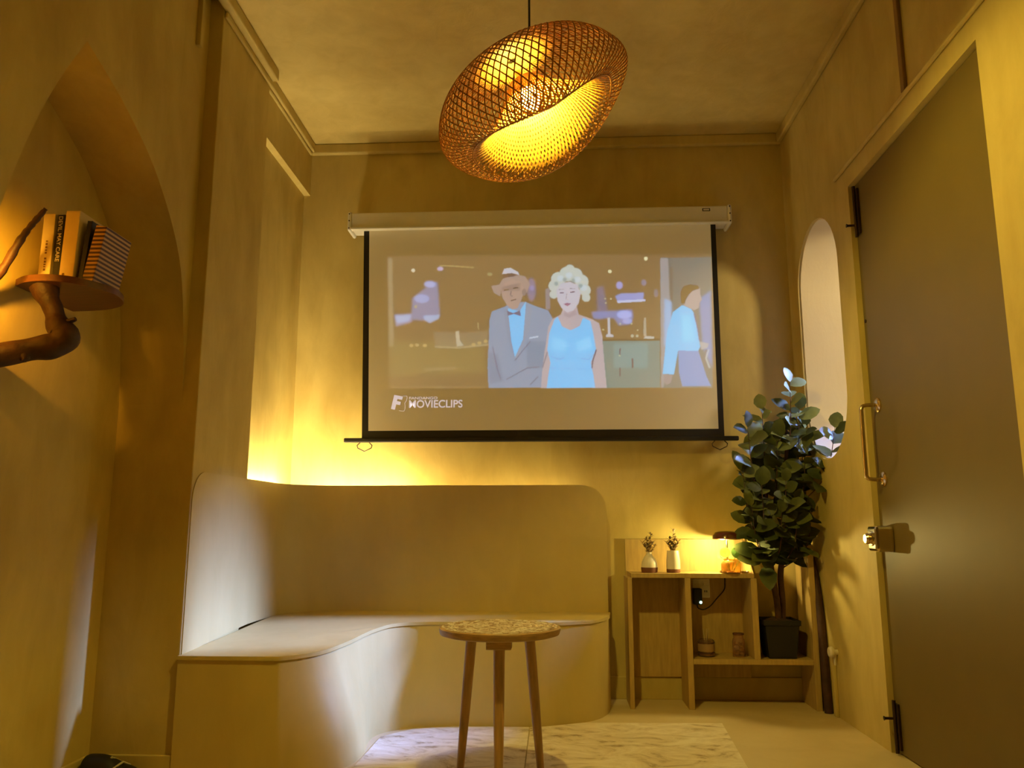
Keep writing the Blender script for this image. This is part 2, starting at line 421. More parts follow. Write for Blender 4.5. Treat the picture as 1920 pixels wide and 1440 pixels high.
# the film picture: colours rasterised into the sheet's own vertices
PICTURE = [
((190,150,90),0.45,3,[(-91.9,234.0),(86.8,231.9),(84.8,158.3),(-90.4,159.9)]),
((205,175,120),0.6,2,[(-91.3,232.7),(-88.9,232.7),(-87.9,182.5),(-90.5,182.5)]),
((195,165,85),0.35,6,[(-90.3,185.5),(-37.9,184.8),(-37.8,167.3),(-89.7,166.3)]),
((195,175,185),0.75,2,[(-87.7,200.4),(-77.5,200.9),(-77.9,196.1),(-86.7,193.8)]),
((205,200,215),0.8,2,[(-87.1,199.8),(-78.0,200.0),(-79.7,196.7),(-86.1,195.6)]),
((185,165,175),0.8,2.5,[(-77.7,209.3),(-70.4,215.2),(-63.7,218.8),(-62.5,200.0),(-68.6,197.1),(-78.0,197.3)]),
((205,195,225),0.85,2,[(-64.6,217.3),(-64.8,216.6),(-65.5,216.0),(-66.5,215.6),(-67.8,215.5),(-69.0,215.7),(-70.1,216.1),(-70.8,216.7),(-71.0,217.4),(-70.8,218.1),(-70.1,218.7),(-69.1,219.0),(-67.8,219.2),(-66.6,219.0),(-65.5,218.6),(-64.8,218.0)]),
((200,190,215),0.8,2,[(-68.2,209.2),(-68.5,208.2),(-69.4,207.5),(-70.7,207.0),(-72.3,206.8),(-73.9,207.0),(-75.2,207.5),(-76.1,208.3),(-76.5,209.3),(-76.2,210.2),(-75.3,211.0),(-74.0,211.5),(-72.4,211.6),(-70.8,211.4),(-69.5,210.9),(-68.6,210.1)]),
((205,200,215),0.8,1.6,[(-71.6,199.6),(-62.2,200.0),(-63.3,197.7),(-68.0,195.3),(-70.9,197.2)]),
((240,215,170),1,0.8,[(-76.1,225.4),(-76.2,225.0),(-76.4,224.6),(-76.7,224.4),(-77.1,224.3),(-77.5,224.4),(-77.8,224.7),(-78.1,225.0),(-78.2,225.4),(-78.1,225.8),(-77.9,226.2),(-77.5,226.4),(-77.1,226.5),(-76.7,226.4),(-76.4,226.2),(-76.2,225.8)]),
((220,190,200),0.9,1.2,[(-60.3,226.0),(-60.4,225.6),(-60.8,225.2),(-61.3,224.9),(-62.0,224.9),(-62.7,225.0),(-63.3,225.2),(-63.7,225.6),(-63.8,226.1),(-63.7,226.6),(-63.3,227.0),(-62.7,227.2),(-62.1,227.3),(-61.4,227.2),(-60.8,226.9),(-60.4,226.5)]),
((215,190,120),0.8,1,[(-74.9,204.7),(-75.0,204.4),(-75.2,204.1),(-75.4,203.9),(-75.8,203.8),(-76.1,203.9),(-76.4,204.1),(-76.6,204.4),(-76.7,204.8),(-76.6,205.1),(-76.4,205.4),(-76.1,205.6),(-75.8,205.6),(-75.5,205.6),(-75.2,205.4),(-75.0,205.1)]),
((205,180,110),0.7,1,[(-33.2,222.5),(-33.3,222.2),(-33.6,221.9),(-34.1,221.7),(-34.6,221.6),(-35.2,221.7),(-35.7,221.9),(-36.0,222.2),(-36.1,222.6),(-36.0,222.9),(-35.7,223.2),(-35.2,223.4),(-34.6,223.5),(-34.1,223.4),(-33.6,223.2),(-33.3,222.9)]),
((215,185,110),0.7,1,[(-62.7,227.6),(-54.4,227.1),(-43.2,226.0),(-43.2,226.7),(-54.4,227.8),(-62.7,228.3)]),
((190,160,110),0.5,2,[(-66.1,190.5),(-51.0,189.7),(-35.9,190.7),(-35.9,182.5),(-45.1,181.4),(-64.8,181.3)]),
((210,180,120),0.7,1,[(-65.4,181.8),(-52.3,181.0),(-35.8,182.6),(-35.9,183.5),(-52.4,181.9),(-65.4,182.7)]),
((220,195,150),0.85,1,[(-53.9,190.4),(-51.9,190.9),(-51.5,185.6),(-49.2,182.6),(-53.2,182.1)]),
((220,185,110),0.8,0.8,[(-77.1,183.0),(-77.2,182.6),(-77.4,182.3),(-77.8,182.1),(-78.2,182.1),(-78.7,182.2),(-79.0,182.3),(-79.3,182.6),(-79.4,183.0),(-79.3,183.3),(-79.1,183.6),(-78.7,183.8),(-78.3,183.9),(-77.8,183.8),(-77.4,183.6),(-77.2,183.3)]),
((220,185,110),0.8,0.8,[(-73.9,183.2),(-74.0,182.9),(-74.2,182.6),(-74.6,182.4),(-75.0,182.3),(-75.5,182.4),(-75.8,182.6),(-76.1,182.9),(-76.2,183.2),(-76.1,183.6),(-75.9,183.9),(-75.5,184.1),(-75.1,184.1),(-74.6,184.0),(-74.2,183.8),(-74.0,183.6)]),
((220,185,110),0.8,0.8,[(-69.5,182.9),(-69.6,182.5),(-69.8,182.2),(-70.2,182.1),(-70.6,182.0),(-71.1,182.1),(-71.5,182.3),(-71.7,182.5),(-71.8,182.9),(-71.7,183.2),(-71.5,183.5),(-71.1,183.7),(-70.7,183.8),(-70.2,183.7),(-69.9,183.5),(-69.6,183.2)]),
((220,185,110),0.8,0.8,[(-42.8,183.1),(-42.9,182.8),(-43.2,182.5),(-43.5,182.3),(-44.0,182.3),(-44.4,182.3),(-44.8,182.5),(-45.0,182.8),(-45.1,183.2),(-45.0,183.5),(-44.8,183.8),(-44.4,184.0),(-44.0,184.0),(-43.5,184.0),(-43.2,183.8),(-42.9,183.5)]),
((220,185,110),0.8,0.8,[(-39.6,184.0),(-39.7,183.6),(-40.0,183.4),(-40.4,183.2),(-40.8,183.1),(-41.2,183.2),(-41.6,183.4),(-41.9,183.7),(-42.0,184.0),(-41.9,184.3),(-41.6,184.6),(-41.3,184.8),(-40.8,184.9),(-40.4,184.8),(-40.0,184.6),(-39.7,184.3)]),
((220,185,110),0.8,0.8,[(-36.2,184.8),(-36.3,184.5),(-36.5,184.2),(-36.9,184.0),(-37.3,184.0),(-37.8,184.0),(-38.2,184.2),(-38.4,184.5),(-38.5,184.9),(-38.4,185.2),(-38.2,185.5),(-37.8,185.7),(-37.3,185.7),(-36.9,185.7),(-36.5,185.5),(-36.3,185.2)]),
((220,190,120),0.8,0.8,[(-41.8,195.3),(-41.4,191.4),(-40.9,191.4),(-41.2,195.3)]),
((205,170,110),0.5,2,[(-70.9,168.9),(-53.6,169.6),(-53.7,171.1),(-71.0,170.4)]),
((205,170,110),0.5,1.5,[(-89.6,159.9),(-37.8,159.4),(-37.8,160.0),(-89.6,160.5)]),
((185,160,175),0.6,2.5,[(-9.6,213.4),(-9.7,210.8),(-10.3,208.7),(-11.0,207.3),(-11.9,206.8),(-12.8,207.3),(-13.5,208.8),(-14.0,210.9),(-14.2,213.4),(-14.0,216.0),(-13.5,218.1),(-12.7,219.6),(-11.9,220.1),(-11.0,219.5),(-10.2,218.1),(-9.7,215.9)]),
((190,165,190),0.7,1.5,[(-10.4,214.3),(-10.5,213.7),(-10.8,213.2),(-11.1,212.9),(-11.6,212.8),(-12.0,212.9),(-12.4,213.3),(-12.7,213.7),(-12.7,214.3),(-12.7,214.9),(-12.4,215.4),(-12.0,215.7),(-11.6,215.8),(-11.1,215.7),(-10.8,215.4),(-10.5,214.9)]),
((190,165,150),0.7,1.2,[(-4.3,213.6),(-1.7,214.2),(-1.8,202.2),(-4.1,202.2)]),
((172,150,165),0.55,3,[(23.7,213.7),(27.2,214.9),(29.7,198.7),(23.9,195.9)]),
((200,180,215),0.9,1.5,[(37.8,215.0),(37.7,214.2),(37.3,213.5),(36.7,213.1),(36.1,213.0),(35.4,213.1),(34.8,213.6),(34.5,214.3),(34.4,215.1),(34.5,215.9),(34.9,216.6),(35.5,217.0),(36.2,217.1),(36.8,217.0),(37.4,216.5),(37.7,215.8)]),
((190,165,170),0.6,1.5,[(50.8,216.3),(50.6,215.6),(50.3,215.0),(49.8,214.7),(49.3,214.5),(48.7,214.7),(48.3,215.1),(48.0,215.7),(47.9,216.4),(48.0,217.0),(48.4,217.6),(48.8,218.0),(49.4,218.1),(49.9,218.0),(50.4,217.6),(50.7,217.0)]),
((190,165,160),0.5,1.5,[(56.9,210.2),(56.8,209.3),(56.5,208.6),(56.1,208.0),(55.7,207.9),(55.2,208.1),(54.9,208.6),(54.7,209.4),(54.6,210.3),(54.7,211.2),(55.0,212.0),(55.4,212.5),(55.8,212.6),(56.2,212.5),(56.6,211.9),(56.8,211.1)]),
((190,178,215),0.85,1.4,[(33.7,209.1),(37.1,210.5),(49.2,210.7),(48.8,206.8),(35.0,205.8)]),
((225,215,230),0.9,0.8,[(34.5,206.4),(49.9,207.1),(49.9,205.9),(35.0,205.2)]),
((180,165,190),0.8,2,[(20.6,200.4),(32.6,200.8),(42.6,201.5),(43.1,197.1),(41.0,193.3),(35.3,192.8),(32.5,196.9),(21.7,196.5)]),
((205,195,235),0.85,1.6,[(42.3,198.6),(42.0,197.7),(41.1,196.9),(39.8,196.4),(38.2,196.3),(36.7,196.5),(35.4,197.0),(34.6,197.8),(34.3,198.7),(34.6,199.6),(35.5,200.3),(36.8,200.8),(38.3,201.0),(39.9,200.8),(41.2,200.3),(42.0,199.5)]),
((200,190,225),0.8,1.3,[(42.5,195.0),(42.3,194.5),(41.7,194.0),(40.9,193.7),(39.9,193.6),(38.9,193.7),(38.1,194.0),(37.5,194.5),(37.3,195.1),(37.6,195.7),(38.1,196.1),(39.0,196.4),(39.9,196.5),(40.9,196.4),(41.8,196.1),(42.3,195.6)]),
((250,230,170),1,0.7,[(51.9,229.9),(51.8,229.4),(51.6,229.1),(51.2,228.9),(50.8,228.8),(50.4,228.9),(50.1,229.1),(49.9,229.5),(49.8,229.9),(49.9,230.3),(50.2,230.7),(50.5,230.9),(50.9,231.0),(51.3,230.9),(51.6,230.6),(51.8,230.3)]),
((245,225,165),1,0.7,[(32.1,222.9),(32.0,222.5),(31.8,222.2),(31.4,222.0),(31.1,221.9),(30.7,222.0),(30.4,222.2),(30.2,222.6),(30.1,223.0),(30.2,223.4),(30.4,223.7),(30.7,223.9),(31.1,224.0),(31.5,223.9),(31.8,223.7),(32.0,223.3)]),
((240,220,170),0.9,0.7,[(14.7,223.2),(14.6,222.9),(14.4,222.6),(14.1,222.4),(13.7,222.3),(13.4,222.4),(13.1,222.6),(12.9,222.9),(12.8,223.3),(12.9,223.6),(13.1,224.0),(13.4,224.2),(13.8,224.2),(14.1,224.1),(14.4,223.9),(14.6,223.6)]),
((225,205,150),0.8,0.6,[(28.7,207.7),(28.7,207.5),(28.5,207.3),(28.4,207.2),(28.2,207.2),(28.0,207.2),(27.8,207.3),(27.7,207.5),(27.7,207.7),(27.7,207.9),(27.8,208.1),(28.0,208.2),(28.2,208.2),(28.4,208.2),(28.6,208.1),(28.7,207.9)]),
((225,205,150),0.8,0.6,[(31.9,207.6),(31.8,207.4),(31.7,207.3),(31.5,207.1),(31.3,207.1),(31.1,207.2),(31.0,207.3),(30.9,207.4),(30.8,207.7),(30.9,207.9),(31.0,208.0),(31.2,208.1),(31.4,208.2),(31.6,208.1),(31.7,208.0),(31.8,207.8)]),
((225,205,150),0.8,0.6,[(28.9,205.3),(28.9,205.1),(28.8,204.9),(28.6,204.8),(28.4,204.8),(28.2,204.8),(28.1,204.9),(27.9,205.1),(27.9,205.3),(28.0,205.5),(28.1,205.7),(28.2,205.8),(28.4,205.8),(28.6,205.8),(28.8,205.7),(28.9,205.5)]),
((225,205,150),0.8,0.6,[(36.4,193.6),(36.4,193.4),(36.2,193.3),(36.1,193.1),(35.9,193.1),(35.7,193.2),(35.5,193.3),(35.4,193.4),(35.4,193.6),(35.4,193.8),(35.5,194.0),(35.7,194.1),(35.9,194.2),(36.1,194.1),(36.3,194.0),(36.4,193.8)]),
((225,205,150),0.8,0.6,[(45.7,190.0),(45.6,189.8),(45.5,189.6),(45.4,189.5),(45.2,189.5),(45.0,189.5),(44.8,189.6),(44.7,189.8),(44.7,190.0),(44.7,190.2),(44.8,190.4),(45.0,190.5),(45.2,190.5),(45.4,190.5),(45.6,190.4),(45.7,190.2)]),
((225,205,150),0.8,0.6,[(42.7,193.5),(42.6,193.3),(42.5,193.2),(42.3,193.1),(42.1,193.0),(41.9,193.1),(41.8,193.2),(41.7,193.4),(41.6,193.6),(41.7,193.8),(41.8,193.9),(42.0,194.0),(42.2,194.1),(42.4,194.0),(42.5,193.9),(42.6,193.8)]),
((225,205,150),0.8,0.6,[(27.2,190.5),(27.2,190.3),(27.1,190.1),(26.9,190.0),(26.7,190.0),(26.5,190.0),(26.3,190.1),(26.2,190.3),(26.2,190.5),(26.2,190.7),(26.3,190.9),(26.5,191.0),(26.7,191.0),(26.9,191.0),(27.1,190.9),(27.2,190.7)]),
((215,200,190),0.95,0.7,[(29.1,197.0),(30.5,197.0),(30.6,188.1),(32.1,187.5),(32.0,186.3),(28.0,186.4),(28.4,187.9),(29.2,188.1)]),
((205,180,140),0.9,0.7,[(48.8,196.7),(49.9,196.7),(49.9,186.7),(48.2,186.7)]),
((215,200,175),0.9,0.7,[(49.3,186.7),(53.9,186.4),(53.8,184.9),(48.2,185.3)]),
((215,195,150),0.9,0.6,[(43.1,186.8),(43.0,186.5),(42.8,186.2),(42.6,186.0),(42.2,185.9),(41.9,186.0),(41.6,186.2),(41.5,186.5),(41.4,186.8),(41.5,187.1),(41.7,187.4),(42.0,187.6),(42.3,187.7),(42.6,187.6),(42.9,187.4),(43.1,187.1)]),
((215,195,150),0.9,0.6,[(45.5,186.8),(45.5,186.5),(45.3,186.2),(45.1,186.1),(44.8,186.0),(44.5,186.1),(44.3,186.3),(44.2,186.5),(44.1,186.8),(44.2,187.1),(44.3,187.3),(44.6,187.4),(44.8,187.5),(45.1,187.4),(45.3,187.3),(45.5,187.0)]),
((166,160,128),0.95,0.8,[(26.0,184.1),(56.9,184.3),(56.4,158.6),(26.1,158.8)]),
((175,172,148),0.8,2,[(32.2,182.5),(50.6,182.9),(50.0,169.3),(31.9,169.4)]),
((110,85,40),0.9,0.7,[(26.0,184.4),(56.9,184.3),(56.9,184.9),(26.0,184.9)]),
((120,100,55),0.8,0.8,[(35.3,180.2),(34.9,175.8),(35.5,175.8),(35.9,180.1)]),
((120,100,55),0.8,0.8,[(34.8,169.4),(34.9,164.8),(35.5,164.8),(35.3,169.4)]),
((110,95,50),0.8,0.8,[(41.5,174.5),(41.7,169.3),(42.5,169.4),(42.4,174.6)]),
((215,205,160),0.9,0.6,[(35.8,176.1),(35.7,175.9),(35.6,175.7),(35.4,175.5),(35.2,175.5),(35.0,175.5),(34.8,175.7),(34.7,175.9),(34.6,176.1),(34.7,176.3),(34.8,176.5),(35.0,176.6),(35.2,176.7),(35.4,176.6),(35.6,176.5),(35.7,176.3)]),
((172,148,112),0.9,0.8,[(58.7,230.0),(86.2,230.1),(84.2,158.3),(56.9,158.6)]),
((195,172,150),0.9,1.2,[(58.7,230.0),(62.7,230.0),(63.0,207.2),(63.9,183.6),(58.0,158.6),(56.9,158.6)]),
((190,200,225),0.8,2.5,[(60.2,207.2),(64.1,205.4),(62.8,183.6),(59.3,180.7)]),
((175,165,190),0.85,2.5,[(78.9,206.9),(85.1,211.3),(84.4,168.9),(79.6,180.5)]),
((165,135,85),0.7,1.2,[(63.7,225.1),(65.4,225.1),(64.6,204.2),(63.3,207.2)]),
((168,168,195),0.97,0.8,[(66.6,178.9),(77.2,178.8),(79.2,171.8),(81.1,164.6),(83.4,159.2),(68.1,159.3),(66.7,166.2)]),
((160,205,235),1,0.8,[(64.5,199.7),(69.2,203.2),(73.1,203.5),(75.8,198.7),(77.7,189.3),(78.4,180.5),(77.2,178.2),(66.6,178.6),(65.2,172.0),(63.9,165.7),(58.0,166.0),(59.5,177.8),(61.3,189.5)]),
((180,220,242),0.8,2,[(69.0,198.2),(74.0,197.5),(75.7,183.5),(69.0,183.5)]),
((190,160,135),0.95,0.8,[(58.3,165.7),(63.3,165.4),(62.0,161.1),(59.8,160.0),(58.2,162.3)]),
((205,175,148),1,0.8,[(69.8,206.5),(71.1,210.6),(75.8,212.9),(79.5,212.9),(79.6,209.3),(80.3,206.3),(78.8,204.6),(78.5,201.9),(75.9,200.5),(70.8,202.9)]),
((122,96,42),1,0.8,[(68.9,204.7),(68.9,210.6),(70.7,213.9),(74.4,215.0),(78.4,214.1),(79.2,212.6),(75.4,211.4),(73.4,209.4),(71.5,206.4),(70.9,204.1)]),
((150,140,130),0.9,0.7,[(75.4,198.6),(76.8,192.1),(77.9,183.4),(78.7,183.5),(77.6,192.3),(76.2,198.8)]),
((205,185,165),0.9,1,[(78.0,183.4),(83.0,182.2),(82.3,179.9),(78.9,178.8)]),
((175,145,110),0.9,1,[(81.2,179.2),(79.3,174.1),(81.4,168.7),(82.4,169.2),(80.4,174.2),(82.3,178.8)]),
((215,205,190),0.8,1,[(82.5,179.1),(80.8,174.1),(82.6,168.8),(83.4,169.1),(81.7,174.1),(83.3,178.9)]),
((182,172,172),1,0.8,[(-36.0,159.4),(-36.4,170.2),(-35.6,184.8),(-35.1,196.7),(-33.7,201.4),(-26.7,204.0),(-23.5,206.1),(-15.1,206.5),(-9.9,204.1),(-3.0,201.6),(-0.7,197.4),(-0.2,184.4),(-2.2,159.1)]),
((172,160,158),0.8,2,[(-35.9,178.9),(-30.7,177.4),(-27.8,162.8),(-35.2,161.4)]),
((170,160,158),0.7,2,[(-14.9,184.6),(-2.5,184.4),(-2.6,169.8),(-14.9,169.9)]),
((165,205,238),1,0.7,[(-25.0,203.1),(-18.6,201.2),(-15.1,206.5),(-14.2,200.9),(-16.9,184.6),(-21.5,175.3),(-23.2,181.7)]),
((185,172,168),0.95,0.6,[(-15.1,205.4),(-11.6,202.9),(-13.4,190.4),(-20.9,173.5),(-21.5,175.8),(-16.9,185.8)]),
((180,168,166),0.95,0.6,[(-25.0,203.1),(-27.3,201.9),(-25.5,187.6),(-21.5,174.1),(-21.5,176.4),(-23.2,184.7)]),
((150,140,128),1,0.7,[(-25.5,201.9),(-22.1,200.4),(-18.3,201.8),(-17.7,198.5),(-21.5,199.8),(-25.0,198.9)]),
((140,128,118),0.8,0.7,[(-21.3,173.9),(-17.6,178.6),(-12.7,184.4),(-13.0,184.7),(-17.9,178.9),(-21.7,174.2)]),
((140,128,118),0.7,0.8,[(-33.8,181.8),(-31.4,170.0),(-29.4,163.6),(-29.0,163.8),(-31.0,170.2),(-33.3,181.9)]),
((150,138,125),0.8,0.7,[(-26.2,163.5),(-14.8,169.7),(-8.3,170.2),(-8.4,170.7),(-15.0,170.2),(-26.5,163.9)]),
((150,138,125),0.8,0.7,[(-13.4,160.5),(-8.8,165.1),(-9.1,165.4),(-13.7,160.8)]),
((220,220,225),0.9,0.6,[(-13.4,185.9),(-8.5,186.8),(-8.6,187.5),(-13.5,186.7)]),
((205,168,132),1,0.8,[(-28.8,214.6),(-27.3,218.8),(-19.1,219.9),(-16.2,217.4),(-15.7,212.9),(-17.4,207.8),(-19.7,203.0),(-22.6,202.5),(-25.5,204.9),(-27.9,209.1)]),
((178,140,100),0.5,1.5,[(-28.5,215.2),(-17.7,217.4),(-18.0,212.9),(-27.9,212.8)]),
((200,165,130),1,0.8,[(-34.0,215.9),(-29.6,216.4),(-27.6,219.7),(-21.5,222.3),(-15.1,221.0),(-12.7,216.7),(-14.5,211.3),(-15.9,214.4),(-18.0,218.3),(-22.6,219.0),(-26.7,217.3),(-28.5,213.4),(-29.0,209.8),(-32.5,211.9)]),
((160,120,80),1,0.7,[(-27.6,220.3),(-27.0,222.1),(-22.1,223.3),(-18.6,222.0),(-21.5,221.1)]),
((222,205,195),1,0.7,[(-27.9,222.4),(-26.7,225.5),(-23.2,226.0),(-19.1,223.5),(-18.3,221.7),(-22.6,223.0)]),
((120,90,60),0.9,0.5,[(-26.7,213.0),(-24.4,213.3),(-24.4,213.9),(-26.8,213.6)]),
((120,90,60),0.9,0.5,[(-22.0,213.9),(-19.1,214.4),(-19.2,215.0),(-22.1,214.5)]),
((140,95,75),0.9,0.5,[(-23.1,207.0),(-20.2,207.8),(-20.4,208.4),(-23.3,207.6)]),
((150,115,80),0.8,0.6,[(-23.2,212.7),(-23.7,210.2),(-22.4,209.7),(-22.3,210.2),(-23.3,210.3),(-22.7,212.6)]),
((185,150,115),1,0.6,[(-14.8,211.9),(-14.9,211.1),(-15.1,210.5),(-15.5,210.0),(-16.0,209.9),(-16.4,210.0),(-16.8,210.5),(-17.0,211.2),(-17.1,212.0),(-17.0,212.8),(-16.8,213.5),(-16.4,213.9),(-15.9,214.1),(-15.5,213.9),(-15.1,213.4),(-14.9,212.8)]),
((212,184,168),1,0.8,[(-7.6,159.1),(-6.6,169.8),(-4.8,181.5),(-3.0,192.7),(-0.7,196.8),(3.9,199.1),(5.7,203.8),(12.6,203.7),(13.7,199.0),(20.5,196.5),(24.5,194.1),(26.1,187.0),(26.9,172.4),(27.8,158.8)]),
((168,206,240),1,0.8,[(-4.4,159.1),(-3.2,166.9),(-2.1,172.7),(-3.7,180.0),(-2.5,188.8),(0.4,196.2),(2.2,197.9),(4.4,192.6),(9.0,190.2),(14.2,192.7),(16.0,197.2),(19.9,195.3),(21.5,187.1),(22.5,179.7),(19.5,172.5),(20.6,166.7),(21.6,158.9)]),
((185,222,248),0.7,2.5,[(-0.8,187.3),(6.6,184.3),(6.6,178.4),(-1.4,180.0)]),
((185,222,248),0.7,2.5,[(11.8,184.2),(19.8,186.5),(20.2,179.7),(12.3,178.4)]),
((140,165,185),0.7,0.8,[(-2.1,176.0),(2.5,174.2),(5.5,175.3),(5.3,175.7),(2.5,174.6),(-2.0,176.4)]),
((140,165,185),0.7,0.8,[(14.4,174.6),(18.5,174.0),(21.5,177.0),(21.2,177.3),(18.4,174.4),(14.5,175.1)]),
((150,175,200),0.6,1,[(-2.7,169.6),(20.0,168.8),(20.1,169.2),(-2.6,170.0)]),
((160,135,120),0.8,0.9,[(-6.4,169.8),(-3.5,178.5),(-4.0,178.7),(-6.9,169.9)]),
((120,95,60),0.8,0.8,[(22.5,179.8),(20.4,173.7),(19.8,169.6),(20.4,169.5),(21.0,173.5),(23.1,179.6)]),
((218,208,184),1,0.9,[(7.0,218.8),(6.7,217.2),(5.8,215.9),(4.5,215.0),(2.9,214.7),(1.4,215.0),(0.1,216.0),(-0.8,217.3),(-1.1,219.0),(-0.8,220.6),(0.1,221.9),(1.4,222.8),(3.0,223.1),(4.6,222.8),(5.9,221.8),(6.7,220.5)]),
((218,208,184),1,0.9,[(11.7,221.8),(11.4,220.2),(10.5,218.8),(9.1,217.9),(7.6,217.6),(6.0,218.0),(4.7,218.9),(3.9,220.3),(3.6,221.9),(3.9,223.5),(4.8,224.9),(6.1,225.8),(7.7,226.1),(9.2,225.7),(10.5,224.8),(11.4,223.4)]),
((218,208,184),1,0.9,[(16.3,221.1),(16.0,219.5),(15.1,218.1),(13.8,217.2),(12.2,216.9),(10.7,217.3),(9.4,218.2),(8.5,219.6),(8.2,221.2),(8.5,222.8),(9.4,224.2),(10.8,225.1),(12.3,225.4),(13.9,225.0),(15.2,224.1),(16.0,222.7)]),
((218,208,184),1,0.9,[(19.4,217.4),(19.1,215.9),(18.3,214.7),(17.1,213.8),(15.6,213.6),(14.2,213.9),(13.0,214.8),(12.2,216.0),(11.9,217.5),(12.2,219.0),(13.1,220.3),(14.3,221.1),(15.7,221.4),(17.2,221.1),(18.4,220.2),(19.2,218.9)]),
((218,208,184),1,0.9,[(20.5,212.6),(20.3,211.3),(19.5,210.3),(18.5,209.6),(17.3,209.4),(16.1,209.6),(15.1,210.4),(14.4,211.4),(14.2,212.7),(14.4,214.0),(15.1,215.0),(16.2,215.7),(17.4,216.0),(18.6,215.7),(19.6,214.9),(20.3,213.9)]),
((218,208,184),1,0.9,[(3.8,215.3),(3.5,214.0),(2.8,212.9),(1.8,212.2),(0.6,212.0),(-0.6,212.3),(-1.7,213.0),(-2.3,214.1),(-2.6,215.4),(-2.3,216.6),(-1.6,217.7),(-0.6,218.4),(0.6,218.6),(1.9,218.4),(2.9,217.6),(3.6,216.5)]),
((218,208,184),1,0.9,[(2.6,210.5),(2.4,209.6),(1.9,208.8),(1.1,208.3),(0.3,208.1),(-0.6,208.3),(-1.4,208.8),(-1.9,209.6),(-2.0,210.5),(-1.9,211.5),(-1.3,212.2),(-0.6,212.7),(0.3,212.9),(1.2,212.7),(1.9,212.2),(2.4,211.4)]),
((218,208,184),1,0.9,[(20.2,208.4),(20.0,207.5),(19.5,206.7),(18.7,206.2),(17.8,206.1),(16.9,206.3),(16.2,206.8),(15.7,207.6),(15.6,208.5),(15.7,209.4),(16.3,210.2),(17.0,210.7),(17.9,210.8),(18.8,210.6),(19.5,210.1),(20.0,209.3)]),
((218,208,184),1,0.9,[(12.0,224.5),(11.8,223.5),(11.2,222.6),(10.4,222.0),(9.4,221.8),(8.4,222.0),(7.5,222.6),(7.0,223.5),(6.8,224.6),(7.0,225.6),(7.6,226.5),(8.4,227.1),(9.4,227.3),(10.4,227.0),(11.3,226.4),(11.8,225.5)]),
((222,202,194),1,0.8,[(1.7,212.6),(4.1,216.5),(9.3,217.6),(13.3,215.7),(15.0,210.9),(13.8,205.5),(10.8,201.4),(7.4,200.3),(4.5,202.7),(2.3,206.9)]),
((225,222,215),0.8,1.5,[(5.9,219.5),(5.7,218.9),(5.3,218.4),(4.8,218.1),(4.1,218.0),(3.4,218.1),(2.9,218.4),(2.5,218.9),(2.4,219.5),(2.5,220.1),(2.9,220.6),(3.5,220.9),(4.1,221.0),(4.8,220.9),(5.4,220.5),(5.7,220.0)]),
((225,222,215),0.8,1.5,[(10.5,221.2),(10.4,220.6),(10.0,220.1),(9.4,219.8),(8.8,219.7),(8.1,219.8),(7.5,220.2),(7.2,220.7),(7.0,221.2),(7.2,221.8),(7.6,222.3),(8.1,222.6),(8.8,222.7),(9.5,222.6),(10.0,222.3),(10.4,221.8)]),
((225,222,215),0.8,1.5,[(15.1,218.7),(15.0,218.1),(14.6,217.6),(14.0,217.3),(13.4,217.2),(12.7,217.3),(12.1,217.7),(11.8,218.2),(11.7,218.8),(11.8,219.3),(12.2,219.8),(12.7,220.1),(13.4,220.2),(14.1,220.1),(14.6,219.8),(15.0,219.3)]),
((225,222,215),0.8,1.5,[(18.5,213.8),(18.4,213.3),(18.0,212.8),(17.4,212.5),(16.8,212.4),(16.1,212.5),(15.5,212.8),(15.2,213.3),(15.1,213.9),(15.2,214.5),(15.6,214.9),(16.1,215.3),(16.8,215.4),(17.5,215.2),(18.0,214.9),(18.4,214.4)]),
((165,155,135),0.6,1.5,[(7.6,218.8),(7.5,218.4),(7.3,218.0),(6.9,217.7),(6.4,217.6),(6.0,217.7),(5.6,218.0),(5.4,218.4),(5.3,218.9),(5.4,219.3),(5.6,219.7),(6.0,220.0),(6.5,220.0),(6.9,220.0),(7.3,219.7),(7.5,219.3)]),
((165,155,135),0.6,1.5,[(12.2,218.1),(12.1,217.7),(11.9,217.3),(11.5,217.0),(11.1,217.0),(10.6,217.1),(10.2,217.3),(10.0,217.7),(9.9,218.2),(10.0,218.6),(10.3,219.0),(10.6,219.3),(11.1,219.4),(11.5,219.3),(11.9,219.0),(12.1,218.6)]),
((165,155,135),0.6,1.5,[(2.9,216.5),(2.8,216.0),(2.6,215.6),(2.2,215.4),(1.8,215.3),(1.3,215.4),(1.0,215.7),(0.7,216.1),(0.6,216.5),(0.7,217.0),(1.0,217.4),(1.3,217.6),(1.8,217.7),(2.2,217.6),(2.6,217.3),(2.9,216.9)]),
((165,155,135),0.6,1.5,[(16.2,215.1),(16.1,214.6),(15.9,214.2),(15.5,214.0),(15.1,213.9),(14.6,214.0),(14.2,214.2),(14.0,214.6),(13.9,215.1),(14.0,215.6),(14.3,215.9),(14.6,216.2),(15.1,216.3),(15.5,216.2),(15.9,215.9),(16.1,215.5)]),
((120,100,90),0.9,0.5,[(3.5,211.1),(5.8,211.0),(5.8,211.6),(3.5,211.7)]),
((120,100,90),0.9,0.5,[(9.3,211.3),(11.9,211.5),(11.8,212.1),(9.2,211.9)]),
((165,140,125),0.7,0.5,[(3.2,213.0),(6.1,213.2),(6.1,213.6),(3.2,213.4)]),
((165,140,125),0.7,0.5,[(9.0,213.5),(12.2,213.4),(12.2,213.8),(9.0,213.9)]),
((175,150,140),0.7,0.6,[(7.3,211.0),(6.7,207.7),(8.0,207.2),(8.1,207.6),(7.1,207.7),(7.7,211.0)]),
((185,125,118),0.9,0.6,[(5.4,205.0),(7.4,205.6),(9.7,205.3),(7.7,203.8)]),
